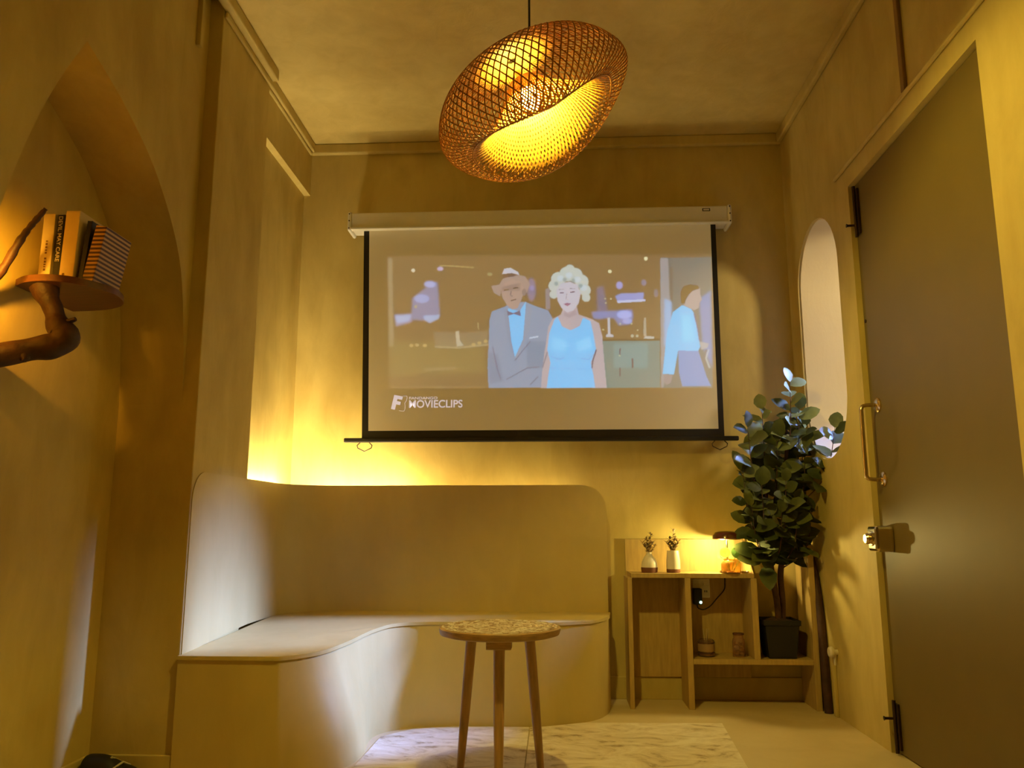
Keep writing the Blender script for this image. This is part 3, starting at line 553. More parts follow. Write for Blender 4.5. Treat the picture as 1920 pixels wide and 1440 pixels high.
((190,155,138),0.5,1.2,[(5.7,200.9),(8.5,199.3),(12.0,202.0),(12.5,199.0),(8.5,197.3),(5.6,198.5)]),
]

NX, NZ = 700, 420
PXM, PZM = (FX1T - FX0T) / (NX-1), (FZ1 - FZ0) / (NZ-1)
def lin(c):
    c = np.asarray(c, float) / 255
    return np.where(c <= .04045, c/12.92, ((c+.055)/1.055)**2.4)
def blur1(a, s):
    r = max(1, int(3*s)); k = np.exp(-.5*(np.arange(-r, r+1)/s)**2); k /= k.sum()
    for ax in (0, 1):
        pad = [(0,0)]*a.ndim; pad[ax] = (r, r)
        q = np.pad(a, pad, mode='edge')
        a = sum(k[i]*(q[i:i+a.shape[0]] if ax == 0 else q[:, i:i+a.shape[1]]) for i in range(2*r+1))
    return a
gz, gx = np.mgrid[0:NZ, 0:NX].astype(float)
BG = lin((172, 132, 60))
img = np.tile(BG, (NZ, NX, 1))
for col, al, bl, pts in PICTURE:
    px = [((x/100-FX0T)/PXM, (z/100-FZ0)/PZM) for x, z in pts]
    xs = [p[0] for p in px]; zs = [p[1] for p in px]; mg = int(3*bl)+2
    i0, i1 = max(0, int(min(zs))-mg), min(NZ, int(max(zs))+mg+1); j0, j1 = max(0, int(min(xs))-mg), min(NX, int(max(xs))+mg+1)
    if i1 <= i0 or j1 <= j0: continue
    X_, Z_ = gx[i0:i1, j0:j1], gz[i0:i1, j0:j1]
    inside = np.zeros(X_.shape, bool)
    for k in range(len(px)):
        (xa, za), (xb, zb) = px[k], px[k-1]
        if za == zb: continue
        c = ((za > Z_) != (zb > Z_)) & (X_ < (xb-xa)*(Z_-za)/(zb-za)+xa)
        inside ^= c
    msk = blur1(inside.astype(float), bl*.9)[..., None] * al
    img[i0:i1, j0:j1] = img[i0:i1, j0:j1]*(1-msk) + lin(col)*msk
emit_rgb = np.clip(img - BG, 0, None) + np.array((.075,.055,.022))          # what the projector adds to the lit white sheet
shade = np.clip(1 - 0.9*np.clip(BG - img, 0, None).sum(-1, keepdims=True), .7, 1)
jx = np.linspace(0, 1, NX)[None, :]; iz = np.linspace(0, 1, NZ)[:, None]
xl = FX0B + (FX0T-FX0B)*iz; xr_ = FX1B + (FX1T-FX1B)*iz
PXX = xl + (xr_-xl)*jx; PZZ = np.broadcast_to(FZ0 + (FZ1-FZ0)*iz, PXX.shape)
vv = np.stack([PXX, np.full(PXX.shape, 4.2), PZZ], -1).reshape(-1, 3) - np.array(wloc(scr))
ii, jj = np.mgrid[0:NZ-1, 0:NX-1]
a0 = (ii*NX+jj).ravel()
faces = np.stack([a0, a0+1, a0+NX+1, a0+NX], -1)
me = bpy.data.meshes.new('picture')
me.vertices.add(len(vv)); me.vertices.foreach_set('co', vv.ravel())
me.loops.add(faces.size); me.loops.foreach_set('vertex_index', faces.ravel())
me.polygons.add(len(faces)); me.polygons.foreach_set('loop_start', np.arange(0, faces.size, 4))
me.update(calc_edges=True)
ca = me.color_attributes.new('film', 'FLOAT_COLOR', 'POINT')
ca.data.foreach_set('color', np.concatenate([emit_rgb, np.ones((NZ, NX, 1))], -1).reshape(-1).astype(np.float32))
m, nt, p = new_mat('projected_film')
at = nt.nodes.new('ShaderNodeAttribute'); at.attribute_name = 'film'
nt.links.new(at.outputs['Color'], p.inputs['Emission Color'])
p.inputs['Emission Strength'].default_value = 1.0
p.inputs['Base Color'].default_value = (.66, .60, .46, 1); p.inputs['Roughness'].default_value = .9
M_film = m
me.materials.append(m)
po = bpy.data.objects.new('picture', me); C.objects.link(po); po.parent = scr
po['label'] = 'film picture of a suited man and a woman in a pale dress by a street'
M_sheet = simple('screen_fabric', (.66,.62,.54), .9, var=.01)
obj('fabric', quad_sheet(FX0T-.03, FX1T+.027, FX1B+.029, FX0B-.034, 1.33, FZ1, 4.2045, 4.2055), M_sheet, scr)
# lettering in the film's lower border
M_title = simple('projected_lettering', (.66,.62,.54), .9, emit=(.42,.38,.44), es=1.0)
def text_mesh(body, size, bold=0.0):
    cu = bpy.data.curves.new('t', 'FONT'); cu.body = body; cu.size = size; cu.offset = bold
    o = bpy.data.objects.new('t', cu); C.objects.link(o)
    bpy.context.view_layer.update()
    mm = bpy.data.meshes.new_from_object(o.evaluated_get(bpy.context.evaluated_depsgraph_get()))
    bpy.data.objects.remove(o)
    vs_ = [tuple(v.co) for v in mm.vertices]; fs_ = [tuple(q.vertices) for q in mm.polygons]
    bpy.data.meshes.remove(mm)
    return vs_, fs_
def lettering(body, x0, x1, z0, z1, mat, f, name='lettering', parent=None, bold=.02):
    vs_, fs_ = text_mesh(body, 1.0, bold)
    xa, xb = min(v[0] for v in vs_), max(v[0] for v in vs_); ya, yb = min(v[1] for v in vs_), max(v[1] for v in vs_)
    w = [f(x0+(v[0]-xa)/(xb-xa)*(x1-x0), z0+(v[1]-ya)/(yb-ya)*(z1-z0)) for v in vs_]
    return obj(name, B().add(w, fs_), mat, parent)
fr = lambda x, z: (x, 4.1993, z)
lettering('MOVIECLIPS', -.772, -.485, 1.488, 1.530, M_title, fr, parent=scr, bold=.015)
lettering('FANDANGO', -.772, -.620, 1.534, 1.548, M_title, fr, parent=scr, bold=.01)
tk = math.radians(12)
def tick(x, z): return (-.826 + x*math.cos(tk) + z*math.sin(tk), 4.1993, 1.515 - x*math.sin(tk) + z*math.cos(tk))
logo = B()
logo.add([tick(*q) for q in ((-.036,-.04),(-.014,-.04),(-.014,-.01),(.008,-.01),(.008,.008),(-.014,.008),(-.014,.02),(.012,.02),(.012,.038),(-.036,.038))], [tuple(range(10))])
obj('logo', logo, M_title, scr)
lg2 = [tick(*q) for q in spline([(.012,.042),(.033,.044),(.036,.02),(.030,.006),(.036,-.01),(.036,-.036),(.010,-.04)], 4)]
obj('logo', B().tube([(q[0],4.1993,q[2]) for q in lg2], .0016, 5, flat=.3), M_title, scr)

# ------------------------------------------------------------------ woven bamboo pendant
def bamboo(name, col, tr):
    m, nt, p = new_mat(name)
    out = nt.nodes['Material Output']
    tc = nt.nodes.new('ShaderNodeTexCoord'); nz = nt.nodes.new('ShaderNodeTexNoise'); nz.inputs['Scale'].default_value = 9
    nt.links.new(tc.outputs['Object'], nz.inputs['Vector'])
    rp = nt.nodes.new('ShaderNodeValToRGB')
    rp.color_ramp.elements[0].position = .35; rp.color_ramp.elements[1].position = .65
    rp.color_ramp.elements[0].color = tuple(c*.75 for c in col)+(1,); rp.color_ramp.elements[1].color = tuple(min(1,c*1.2) for c in col)+(1,)
    nt.links.new(nz.outputs['Fac'], rp.inputs[0]); nt.links.new(rp.outputs[0], p.inputs['Base Color'])
    p.inputs['Roughness'].default_value = .5
    tl = nt.nodes.new('ShaderNodeBsdfTranslucent'); nt.links.new(rp.outputs[0], tl.inputs['Color'])
    mx = nt.nodes.new('ShaderNodeMixShader'); mx.inputs[0].default_value = tr
    nt.links.new(p.outputs[0], mx.inputs[1]); nt.links.new(tl.outputs[0], mx.inputs[2]); nt.links.new(mx.outputs[0], out.inputs['Surface'])
    return m
M_bam_out = bamboo('bamboo_outer', (.46,.20,.035), .25)
M_bam_in = bamboo('bamboo_inner', (.50,.26,.03), .40)
PC = Vector((-.054, 2.30, 2.160))
pend = thing('pendant_lamp', 'tilted woven bamboo pendant lamp hanging lit in front of the screen', 'lamp', PC)
nrm = Vector((.415, .055, -.908)).normalized()
ax = -nrm
e1 = Vector((0, 1, 0)); e1 = (e1 - ax*e1.dot(ax)).normalized(); e2 = ax.cross(e1)
def shade_pt(r, h, a):
    rim = min(1, max(0, (.03-h)/.13))
    r *= 1.12; hh = .95*h - .03*math.cos(2*a)*rim + .042*max(0, -math.sin(a))*(.5-.5*math.cos(a))*rim
    return PC + e1*(r*math.cos(a)) + e2*(r*math.sin(a)) + ax*hh
outer = spline([(.012,.168),(.06,.166),(.12,.158),(.185,.133),(.238,.09),(.272,.035),(.283,-.02),(.275,-.065),(.25,-.098),(.215,-.11)], 5)
inner_p = spline([(.215,-.11),(.18,-.098),(.145,-.062),(.11,-.015),(.075,.035),(.042,.085)], 5)
def weave(name, prof, N, twist, width, thick, mat, d0, phase=0, parent=pend):
    g = B(); n = len(prof)
    L_ = [0]
    for i in range(1, n): L_.append(L_[-1] + math.hypot(prof[i][0]-prof[i-1][0], prof[i][1]-prof[i-1][1]))
    vs = []; fs = []
    for sgn in (1, -1):
        for k in range(N):
            base = len(vs)
            for i in range(n):
                a = 2*PI*(k+phase)/N + sgn*twist*L_[i]/L_[-1]
                r, h = prof[i]
                P0 = shade_pt(r, h, a)
                j = min(i+1, n-1); q = max(i-1, 0)
                t = (shade_pt(*prof[j], 2*PI*(k+phase)/N + sgn*twist*L_[j]/L_[-1]) - shade_pt(*prof[q], 2*PI*(k+phase)/N + sgn*twist*L_[q]/L_[-1])).normalized()
                dr, dh = prof[j][0]-prof[q][0], prof[j][1]-prof[q][1]
                ll = math.hypot(dr, dh) or 1
                nn = (e1*math.cos(a)+e2*math.sin(a))*(dh/ll) - ax*(dr/ll)
                s = t.cross(nn).normalized()
                nn = s.cross(t)
                c = P0 + nn*(sgn*thick*.5)
                ww = width*min(1, .35 + r/.2)
                vs += [c - s*ww/2 - nn*thick/2, c + s*ww/2 - nn*thick/2, c + s*ww/2 + nn*thick/2, c - s*ww/2 + nn*thick/2]
            for i in range(n-1):
                a0 = base + i*4; b0 = a0 + 4
                for m_ in range(4): fs.append((a0+m_, a0+(m_+1)%4, b0+(m_+1)%4, b0+m_))
    g.add(vs, fs)
    o = obj(name, g, mat, parent); o['kind'] = 'stuff'
    return o
weave('woven_shade', outer, 84, 1.0, .0040, .0012, M_bam_out, 0)['label'] = 'brown open weave outer shade'
weave('woven_funnel', inner_p, 84, .75, .0058, .0010, M_bam_in, 0, .5)['label'] = 'dense golden inner weave'
rimp = [shade_pt(.215,-.11,2*PI*k/64) for k in range(65)]
obj('rim', B().tube(rimp, .002, 6), M_bam_in, pend, smooth=60)
cord = B().tube([PC+Vector((-.012,0,.16)), (PC.x-.012, PC.y, H-.03)], .0035, 8)
obj('cord', cord, M_black, pend, smooth=60)
obj('canopy', B().lathe([(.045,0),(.05,-.02),(.02,-.035)], (PC.x-.012,PC.y,H), 20), M_black, pend, smooth=40)
sock_c = PC + ax*.075
obj('socket', B().tube([PC+ax*.12, PC+ax*.08, PC+ax*.055], [.010,.014,.014], 14), M_brass, pend, smooth=40)
M_bulb = simple('bulb_glow', (1,.9,.7), .3, emit=(1.0,.775,.15), es=1650)
bl = B(); bp0 = PC + ax*.02
prof = [(.001,-.034),(.014,-.031),(.026,-.02),(.031,-.005),(.028,.012),(.018,.028),(.014,.036)]
for i in range(len(prof)): pass
vs = []; n_ = 18
for r, h in prof:
    for k in range(n_): vs.append(bp0 + ax*h + (e1*math.cos(2*PI*k/n_)+e2*math.sin(2*PI*k/n_))*r)
fs = [(i*n_+k, i*n_+(k+1)%n_, (i+1)*n_+(k+1)%n_, (i+1)*n_+k) for i in range(len(prof)-1) for k in range(n_)]
bl.add(vs, fs + [tuple(range(n_))])
obj('bulb', bl, M_bulb, pend, smooth=60)

# second pendant of the same kind, further back in the room behind the viewer
# ------------------------------------------------------------------ niche: spotlight, shelf, books, driftwood
s0 = Vector((-1.505, 1.900, 1.60))
sv = (Vector((-1.68,2.065,1.585)) - s0).normalized()
spot = thing('clip_spotlight', 'small black clip spotlight on the near jamb of the arched niche', 'spotlight', s0)
obj('lamp_head', B().tube([s0-sv*.035, s0-sv*.03, s0], [.008,.013,.016], 16), M_black, spot, smooth=40)
obj('clip', B().box(-1.515,-1.49,1.845,1.872,1.575,1.60), M_black, spot, bevel=.002)
sl = bpy.data.lights.new('niche_spot', 'SPOT'); sl.energy = 34; sl.color = (1.0, .44, .03); sl.spot_size = math.radians(98); sl.spot_blend = .85; sl.shadow_soft_size = .015
slo = bpy.data.objects.new('niche_spot', sl); C.objects.link(slo); slo.location = s0 + sv*.005; aim(slo, (-1.68,2.065,1.585))

sh_pts = spline([(-1.678,2.325),(-1.62,2.288),(-1.55,2.278),(-1.48,2.31),(-1.425,2.40),(-1.422,2.47),(-1.46,2.56),(-1.55,2.615),(-1.678,2.63)], 5)
tag(obj('wall_shelf', B().prism([sh_pts], lambda a,b:(a,b,1.607), lambda a,b:(a,b,1.629)), M_plank, smooth=35, bevel=.004),
    'small rounded brown wooden shelf holding books in the arched niche', 'shelf')

def book(x0, y0, w, d, h, z0, tilt, cover, pages, name, label, spine_fn=None, round_sp=False):
    t = thing(name, label, 'book', (x0 + w/2, y0 + d/2, z0), 'books on the niche shelf')
    ct, st = math.cos(tilt), math.sin(tilt)
    def f(x, y, z): return (x0 + x*ct + z*st, y0 + y, z0 + z*ct - x*st + (w*st if tilt > 0 else 0))
    def bx(bb, xa, xb, ya, yb, za, zb):
        q = B().box(xa, xb, ya, yb, za, zb)
        bb.add([f(*v) for v in q.v], q.f)
    c = .0025
    g = B(); bx(g, 0, c, 0, d, 0, h); bx(g, w-c, w, 0, d, 0, h)
    obj('cover', g, cover, t)
    s = B(); bx(s, 0, w, -.001, c, 0, h); sp = obj('spine', s, cover, t, bevel=.002)
    pg = B(); bx(pg, c, w-c, c, d-.004, .003, h-.003); obj('pages', pg, pages, t)
    if spine_fn: spine_fn(f, sp, w, h, d)
    return t
M_page = simple('book_pages', (.70,.62,.46), .9, var=.1, scale=200, stretch=(8,.2,.2))
M_cream = simple('cream_book_cloth', (.68,.56,.32), .7, var=.05)
M_cream2 = simple('tan_book_cloth', (.70,.55,.28), .7, var=.05)
M_navy = simple('navy_book_cover', (.012,.012,.02), .45)
M_ink = simple('printed_brown', (.18,.09,.03), .8)
M_print = simple('printed_white', (.62,.56,.50), .8)
def spine_text(body, mat, x0f, x1f, z0f, z1f):
    def fn(f, sp, w, h, d):
        lettering(body, 0, 1, 0, 1, mat, lambda u, v: f(w*(x0f + (x1f-x0f)*v), -.0022, h*(z1f + (z0f-z1f)*u)), parent=sp, bold=.01)
    return fn
def dot(f, sp, w, h, d):
    n_ = 12
    obj('dot', B().add([f(w*.32+.0045*math.cos(2*PI*k/n_), -.0022, .022+.0045*math.sin(2*PI*k/n_)) for k in range(n_)], [tuple(range(n_))]), M_ink, sp)
def marks(f, sp, w, h, d):
    rr = random.Random(1); z = h*.60
    for k in range(11):
        l = .004 + .004*rr.random()
        if k != 5: obj('mark', B().add([f(w*.42,-.0022,z-l), f(w*.60,-.0022,z-l), f(w*.60,-.0022,z), f(w*.42,-.0022,z)], [(0,1,2,3)]), M_ink, sp)
        z -= l + .0035
# striped cover material
m, nt, p = new_mat('striped_cover')
tc = nt.nodes.new('ShaderNodeTexCoord'); wv = nt.nodes.new('ShaderNodeTexWave'); wv.wave_type = 'BANDS'; wv.bands_direction = 'Z'
wv.inputs['Scale'].default_value = 23; wv.inputs['Distortion'].default_value = .15
nt.links.new(tc.outputs['Object'], wv.inputs['Vector'])
rp = nt.nodes.new('ShaderNodeValToRGB'); rp.color_ramp.interpolation = 'CONSTANT'
rp.color_ramp.elements[0].color = (.06,.02,.012,1); rp.color_ramp.elements[1].position = .5; rp.color_ramp.elements[1].color = (.50,.30,.12,1)
nt.links.new(wv.outputs['Fac'], rp.inputs[0]); nt.links.new(rp.outputs[0], p.inputs['Base Color'])
M_stripe = m
ZS = 1.630
book(-1.632, 2.36, .038, .150, .228, ZS, 0, M_cream, M_page, 'book', 'cream book with small brown title, leftmost on the niche shelf', marks)
book(-1.588, 2.365, .022, .145, .226, ZS, 0, M_navy, M_page, 'book', 'thin dark book with pale spine lettering between two cream books', spine_text('DEVIL MAY CARE', M_print, .2, .8, .3, .97))
book(-1.560, 2.355, .046, .155, .234, ZS, .02, M_cream2, M_page, 'book', 'thick tan book with a small dot at the spine foot')
bk = [o for o in C.objects if o.name.startswith('spine')][-1]
dot(lambda x,y,z:(-1.560+x, 2.355+y, ZS+z), bk, .046, .234, .155)
book(-1.508, 2.37, .016, .140, .205, ZS, .08, M_navy, M_page, 'book', 'slim black book leaning beside the striped book')
book(-1.490, 2.365, .036, .150, .185, ZS, .17, M_stripe, M_page, 'book', 'tilted book with brown and tan striped cover, rightmost on the shelf')

br = thing('driftwood_branch', 'dark crooked driftwood branch under the small niche shelf', 'branch', (-1.60, 2.3, 1.3))
r_main = spline([(-1.72,2.12,1.27,.032),(-1.66,2.20,1.345,.034),(-1.58,2.28,1.392,.036),(-1.52,2.31,1.412,.040),(-1.50,2.325,1.445,.042),(-1.535,2.335,1.485,.034),(-1.552,2.335,1.53,.028),(-1.575,2.335,1.572,.034),(-1.59,2.335,1.606,.045)], 6)
obj('limb', B().tube([q[:3] for q in r_main], [q[3]*(1+.05*math.sin(i*.9)) for i, q in enumerate(r_main)], 12), M_branch, br, smooth=60)
obj('stub', B().tube([(-1.535,2.33,1.475),(-1.50,2.325,1.487),(-1.472,2.325,1.498)], [.014,.010,.007], 8), M_branch, br, smooth=60)
obj('stub', B().tube([(-1.585,2.27,1.385),(-1.575,2.255,1.362),(-1.568,2.25,1.352)], [.022,.016,.008], 8), M_branch, br, smooth=60)
tw = spline([(-1.70,2.16,1.47,.016),(-1.655,2.16,1.535,.015),(-1.60,2.155,1.602,.0125),(-1.555,2.15,1.683,.011),(-1.530,2.15,1.725,.0085),(-1.507,2.15,1.756,.0085),(-1.484,2.15,1.786,.006)], 5)
tag(obj('driftwood_twig', B().tube([q[:3] for q in tw], [q[3]*(1+.12*math.sin(i*2.1)) for i, q in enumerate(tw)], 8), M_branch, smooth=60),
    'thin dark twig rising beside the books in the niche', 'branch')

pk = thing('shoe', 'small black shoe with pale strap in the niche floor corner', 'shoe', (-1.575, 2.90, 0))
shp = spline([(-1.655,.045,.02),(-1.64,.074,.034),(-1.60,.078,.04),(-1.56,.072,.042),(-1.52,.05,.042),(-1.475,.035,.036),(-1.455,.02,.02)], 4)
g = B(); vs = []; n_ = 14
for x, zt, hw in shp:
    for k in range(n_):
        a = 2*PI*k/n_
        vs.append((x, 2.90 + hw*math.cos(a), max(.006, zt*.5+.005 + zt*.5*math.sin(a))))
fs = [(i*n_+k, i*n_+(k+1)%n_, (i+1)*n_+(k+1)%n_, (i+1)*n_+k) for i in range(len(shp)-1) for k in range(n_)] + [tuple(range(n_)), tuple((len(shp)-1)*n_+k for k in range(n_))]
obj('upper', g.add(vs, fs), M_black, pk, smooth=50)
obj('sole', B().box(-1.655,-1.455,2.862,2.938,0,.012), M_darkmetal, pk, bevel=.005)
obj('strap', B().tube([(-1.58,2.858,.02),(-1.565,2.868,.055),(-1.55,2.90,.072),(-1.535,2.932,.05)], .005, 6), simple('olive_strap',(.35,.30,.14),.8), pk)
obj('strap', B().tube([(-1.53,2.858,.02),(-1.525,2.868,.045),(-1.51,2.90,.058),(-1.50,2.932,.04)], .004, 6), simple('pale_strap',(.5,.45,.33),.8), pk)

# ------------------------------------------------------------------ floor rug
def rug_mat():
    m, nt, p = new_mat('marbled_rug')
    L = nt.links.new
    tc = nt.nodes.new('ShaderNodeTexCoord')
    mp = nt.nodes.new('ShaderNodeMapping'); mp.inputs['Scale'].default_value = (2.6, 4.2, 1); mp.inputs['Rotation'].default_value = (0,0,.25)
    L(tc.outputs['Object'], mp.inputs[0])
    nz = nt.nodes.new('ShaderNodeTexNoise'); nz.inputs['Scale'].default_value = 2.0; nz.inputs['Detail'].default_value = 9; nz.inputs['Roughness'].default_value = .68; nz.inputs['Distortion'].default_value = 1.4
    L(mp.outputs[0], nz.inputs['Vector'])
    rp = nt.nodes.new('ShaderNodeValToRGB')
    e = rp.color_ramp.elements
    e[0].position = .33; e[0].color = (.34,.235,.11,1); e[1].position = .62; e[1].color = (.84,.75,.58,1)
    q = e.new(.44); q.color = (.68,.57,.38,1)
    L(nz.outputs['Fac'], rp.inputs[0]); L(rp.outputs[0], p.inputs['Base Color'])
    p.inputs['Roughness'].default_value = .75
    bp = nt.nodes.new('ShaderNodeBump'); bp.inputs['Strength'].default_value = .5; bp.inputs['Distance'].default_value = .02
    L(nz.outputs['Fac'], bp.inputs['Height']); L(bp.outputs[0], p.inputs['Normal'])
    return m
M_rug = rug_mat()
for q, lab in (([(-.738,.9),(-.120,.9),(-.118,3.69),(-.45,3.685),(-.62,3.63),(-.73,3.50),(-.735,3.25),(-.738,3.1)], 'crumpled cream marbled mat beside the curved bench, left of the stool seam'),
               ([(-.116,.9),(.545,.9),(.735,3.80),(.25,3.785),(.12,3.78),(-.05,3.70),(-.114,3.69)], 'crumpled cream marbled mat with bare floor along its right edge')):
    tag(obj('floor_mat', B().prism([q], lambda a,b:(a,b,.0005), lambda a,b:(a,b,.006)), M_rug, bevel=.002), lab, 'mat', 'cream floor mats')

# ------------------------------------------------------------------ stool
SX, SY, SZ = -.195, 2.90, .522
stool = thing('side_table', 'round three-legged wooden stool table with pale mosaic top', 'stool', (SX, SY, 0))
obj('table_top', B().lathe([(.195,-.028),(.208,-.024),(.212,-.012),(.212,-.003),(.209,0),(.0,0)], (SX,SY,SZ), 64), M_wood_light, stool, smooth=35)
# mosaic inlay: small shell chips set in rings
m, nt, p = new_mat('shell_chip')
geo = nt.nodes.new('ShaderNodeNewGeometry')
rp = nt.nodes.new('ShaderNodeValToRGB'); e = rp.color_ramp.elements
e[0].position = .1; e[0].color = (.42,.27,.18,1); e[1].position = .75; e[1].color = (.98,.90,.88,1)
nt.links.new(geo.outputs['Random Per Island'], rp.inputs[0]); nt.links.new(rp.outputs[0], p.inputs['Base Color']); p.inputs['Roughness'].default_value = .3
rnd = random.Random(5); g = B()
ring = .012
while ring < .204:
    nseg = max(5, int(2*PI*ring/.019)); ph = rnd.random()
    for k in range(nseg):
        a0 = 2*PI*(k+ph+.05)/nseg; a1 = 2*PI*(k+ph+.95-.12*rnd.random())/nseg
        r0 = ring-.0046+.001*rnd.random(); r1 = ring+.0046-.001*rnd.random(); sk = (rnd.random()-.5)*.12
        zz = SZ+.0012+.0012*rnd.random()
        pp = [(r0,a0),(r1,a0+sk),(r1,a1+sk),(r0,a1)]
        t_ = [(SX+r*math.cos(a), SY+r*math.sin(a), zz) for r, a in pp]; b_ = [(q[0],q[1],SZ-.002) for q in t_]
        g.add(t_+b_, [(0,1,2,3),(0,4,5,1),(1,5,6,2),(2,6,7,3),(3,7,4,0)])
    ring += .0098
mo = obj('mosaic_inlay', g, m, stool); mo['kind'] = 'stuff'; mo['label'] = 'pinkish shell mosaic inlay'
for a in (-PI/2 + .05, PI/6 + .12, PI*5/6 - .05):
    c, s = math.cos(a), math.sin(a)
    rt, rb = .125, .175
    lg = obj('leg', B().tube([(SX+rb*c,SY+rb*s,0),(SX+(rb*.5+rt*.5)*c,SY+(rb*.5+rt*.5)*s,.245),(SX+rt*c,SY+rt*s,SZ-.03)], [.0125,.0175,.0195], 16), M_wood, stool, smooth=50)
    k = B()
    w_ = .042
    cx, cy = SX+rt*c, SY+rt*s
    k.box(cx-w_, cx+w_, cy-.03, cy+.03, SZ-.058, SZ-.027)
    obj('leg_block', k, M_wood_light, stool, bevel=.003) if abs(c) < .3 else None

# ------------------------------------------------------------------ shelf unit by the back wall
SF, SBk = 4.08, 4.296
unit = thing('open_shelf', 'low open ash shelf unit against the back wall beside the bench', 'shelf', (.80, 4.19, 0))
def board(name, x0, x1, z0, z1, y0=SF, y1=SBk, label=None): return obj(name, B().box(x0,x1,y0,y1,z0,z1), M_shelf, unit, bevel=.0015, label=label)
board('top_board', .374, .974, .615, .637)
board('side_panel', .356, .378, 0, .6145)
board('divider', .636, .664, 0, .6145)
board('divider', .956, .986, .2335, .6145)
board('lower_board', .6645, 1.236, .209, .233)
board('side_panel', 1.2365, 1.264, 0, .775)
obj('back_board', B().box(.366,.986,SBk+.001,SBk+.011,.112,.80), M_shelf, unit, bevel=.0015)
gs = B().prism([[(SF+.01,.638),(SBk,.638),(SBk,.798)]], lambda a,b:(.966,a,b), lambda a,b:(.974,a,b))
obj('gusset', gs, M_shelf, unit)

# vases with dried sprigs
M_ceram = simple('cream_ceramic', (.74,.66,.50), .35, var=.03)
M_clay = simple('brown_clay', (.16,.055,.022), .6)
M_dry = simple('dried_leaf', (.30,.20,.085), .8, var=.3)
M_dryp = simple('dried_petal', (.52,.40,.24), .8, var=.25)
def leaf_shape(L_, W_, fold=.18, tipp=.5):
    """a leaf along +X with a folded midrib, returned as local verts and faces"""
    st = [(0,0),(.18,.62),(.45,1),(.72,.85),(.9,.45),(1,.0)]
    vs = [(0,0,0)]; fs = []
    rows_ = []
    for t, w in st[1:-1]:
        i = len(vs); z = -.18*L_*t*t
        vs += [(t*L_, -w*W_/2, z+fold*w*W_/2), (t*L_, 0, z), (t*L_, w*W_/2, z+fold*w*W_/2)]; rows_.append(i)
    tip = len(vs); vs.append((L_, 0, -.2*L_))
    a = rows_[0]; fs += [(0,a,a+1),(0,a+1,a+2)]
    for q, r in zip(rows_[:-1], rows_[1:]): fs += [(q,r,r+1,q+1),(q+1,r+1,r+2,q+2)]
    a = rows_[-1]; fs += [(a,tip,a+1),(a+1,tip,a+2)]
    return vs, fs
def place(vs, pos, d, up, s=1.0):
    d = Vector(d).normalized(); up = Vector(up)
    y = up.cross(d); y = y.normalized() if y.length > 1e-4 else d.orthogonal().normalized()
    z = d.cross(y)
    M = Matrix((d, y, z)).transposed()
    return [tuple(Vector(pos) + M @ (Vector(v)*s)) for v in vs]
def vase(x, y, prof, band, label, sprigs, seed):
    t = thing('vase', label, 'vase', (x, y, .637), 'vases on the shelf unit')
    b1 = [q for q in prof if q[1] >= band]; b0 = [q for q in prof if q[1] <= band]
    obj('body', B().lathe(b1, (x,y,.637), 28), M_ceram, t, smooth=50)
    obj('base_band', B().lathe(b0, (x,y,.637), 28), M_clay, t, smooth=50, label='brown clay foot')
    rr = random.Random(seed); top = .637 + prof[-1][1]
    sp = thing('dried_sprigs', 'bunch of dried sprigs standing in the ' + label.split(' with')[0].replace('cream ', ''), 'dried flowers', (x, y, top-.03), 'dried sprigs in vases')
    for dx, dy, dz in sprigs:
        p0 = Vector((x, y, top-.035)); p1 = Vector((x+dx, y+dy, top+dz)); pm = (p0+p1)/2 + Vector((dx*-.15, 0, dz*.15))
        st = spline([p0, pm, p1], 5)
        sto = obj('stem', B().tube(st, .0011, 5), M_dry, sp)
        g1 = B(); g2 = B()
        for k, q in enumerate(st[4:]):
            for _ in range(2):
                a = rr.random()*2*PI
                d = (math.cos(a), math.sin(a)*.6, .5+rr.random()*.6)
                vs, fs = leaf_shape(.016+.012*rr.random(), .010)
                (g1 if rr.random() < .6 else g2).add(place(vs, q, d, (0,0,1)), fs)
        if g1.v: obj('leaves', g1, M_dry, sto)['kind'] = 'stuff'
        if g2.v: obj('petals', g2, M_dryp, sto)['kind'] = 'stuff'
    return t
vase(.473, 4.145, [(.034,0),(.040,.002),(.042,.02),(.042,.026),(.039,.05),(.030,.070),(.017,.085),(.013,.094),(.015,.10)], .026,
     'squat cream bottle vase with brown foot, left of the taller vase', [(-.03,0,.045),(-.01,.01,.06),(.02,-.01,.05),(.012,.01,.085),(.03,0,.03),(-.02,-.01,.03),(.0,.0,.04)], 3)
vase(.592, 4.145, [(.030,0),(.034,.002),(.0345,.018),(.034,.06),(.030,.10),(.029,.108)], .018,
     'tall straight cream vase with brown foot, right of the squat vase', [(-.03,0,.04),(-.012,.01,.055),(.012,-.01,.06),(.008,.01,.10),(.03,0,.045),(.022,-.01,.03),(.0,0,.04),(-.02,0,.03)], 8)

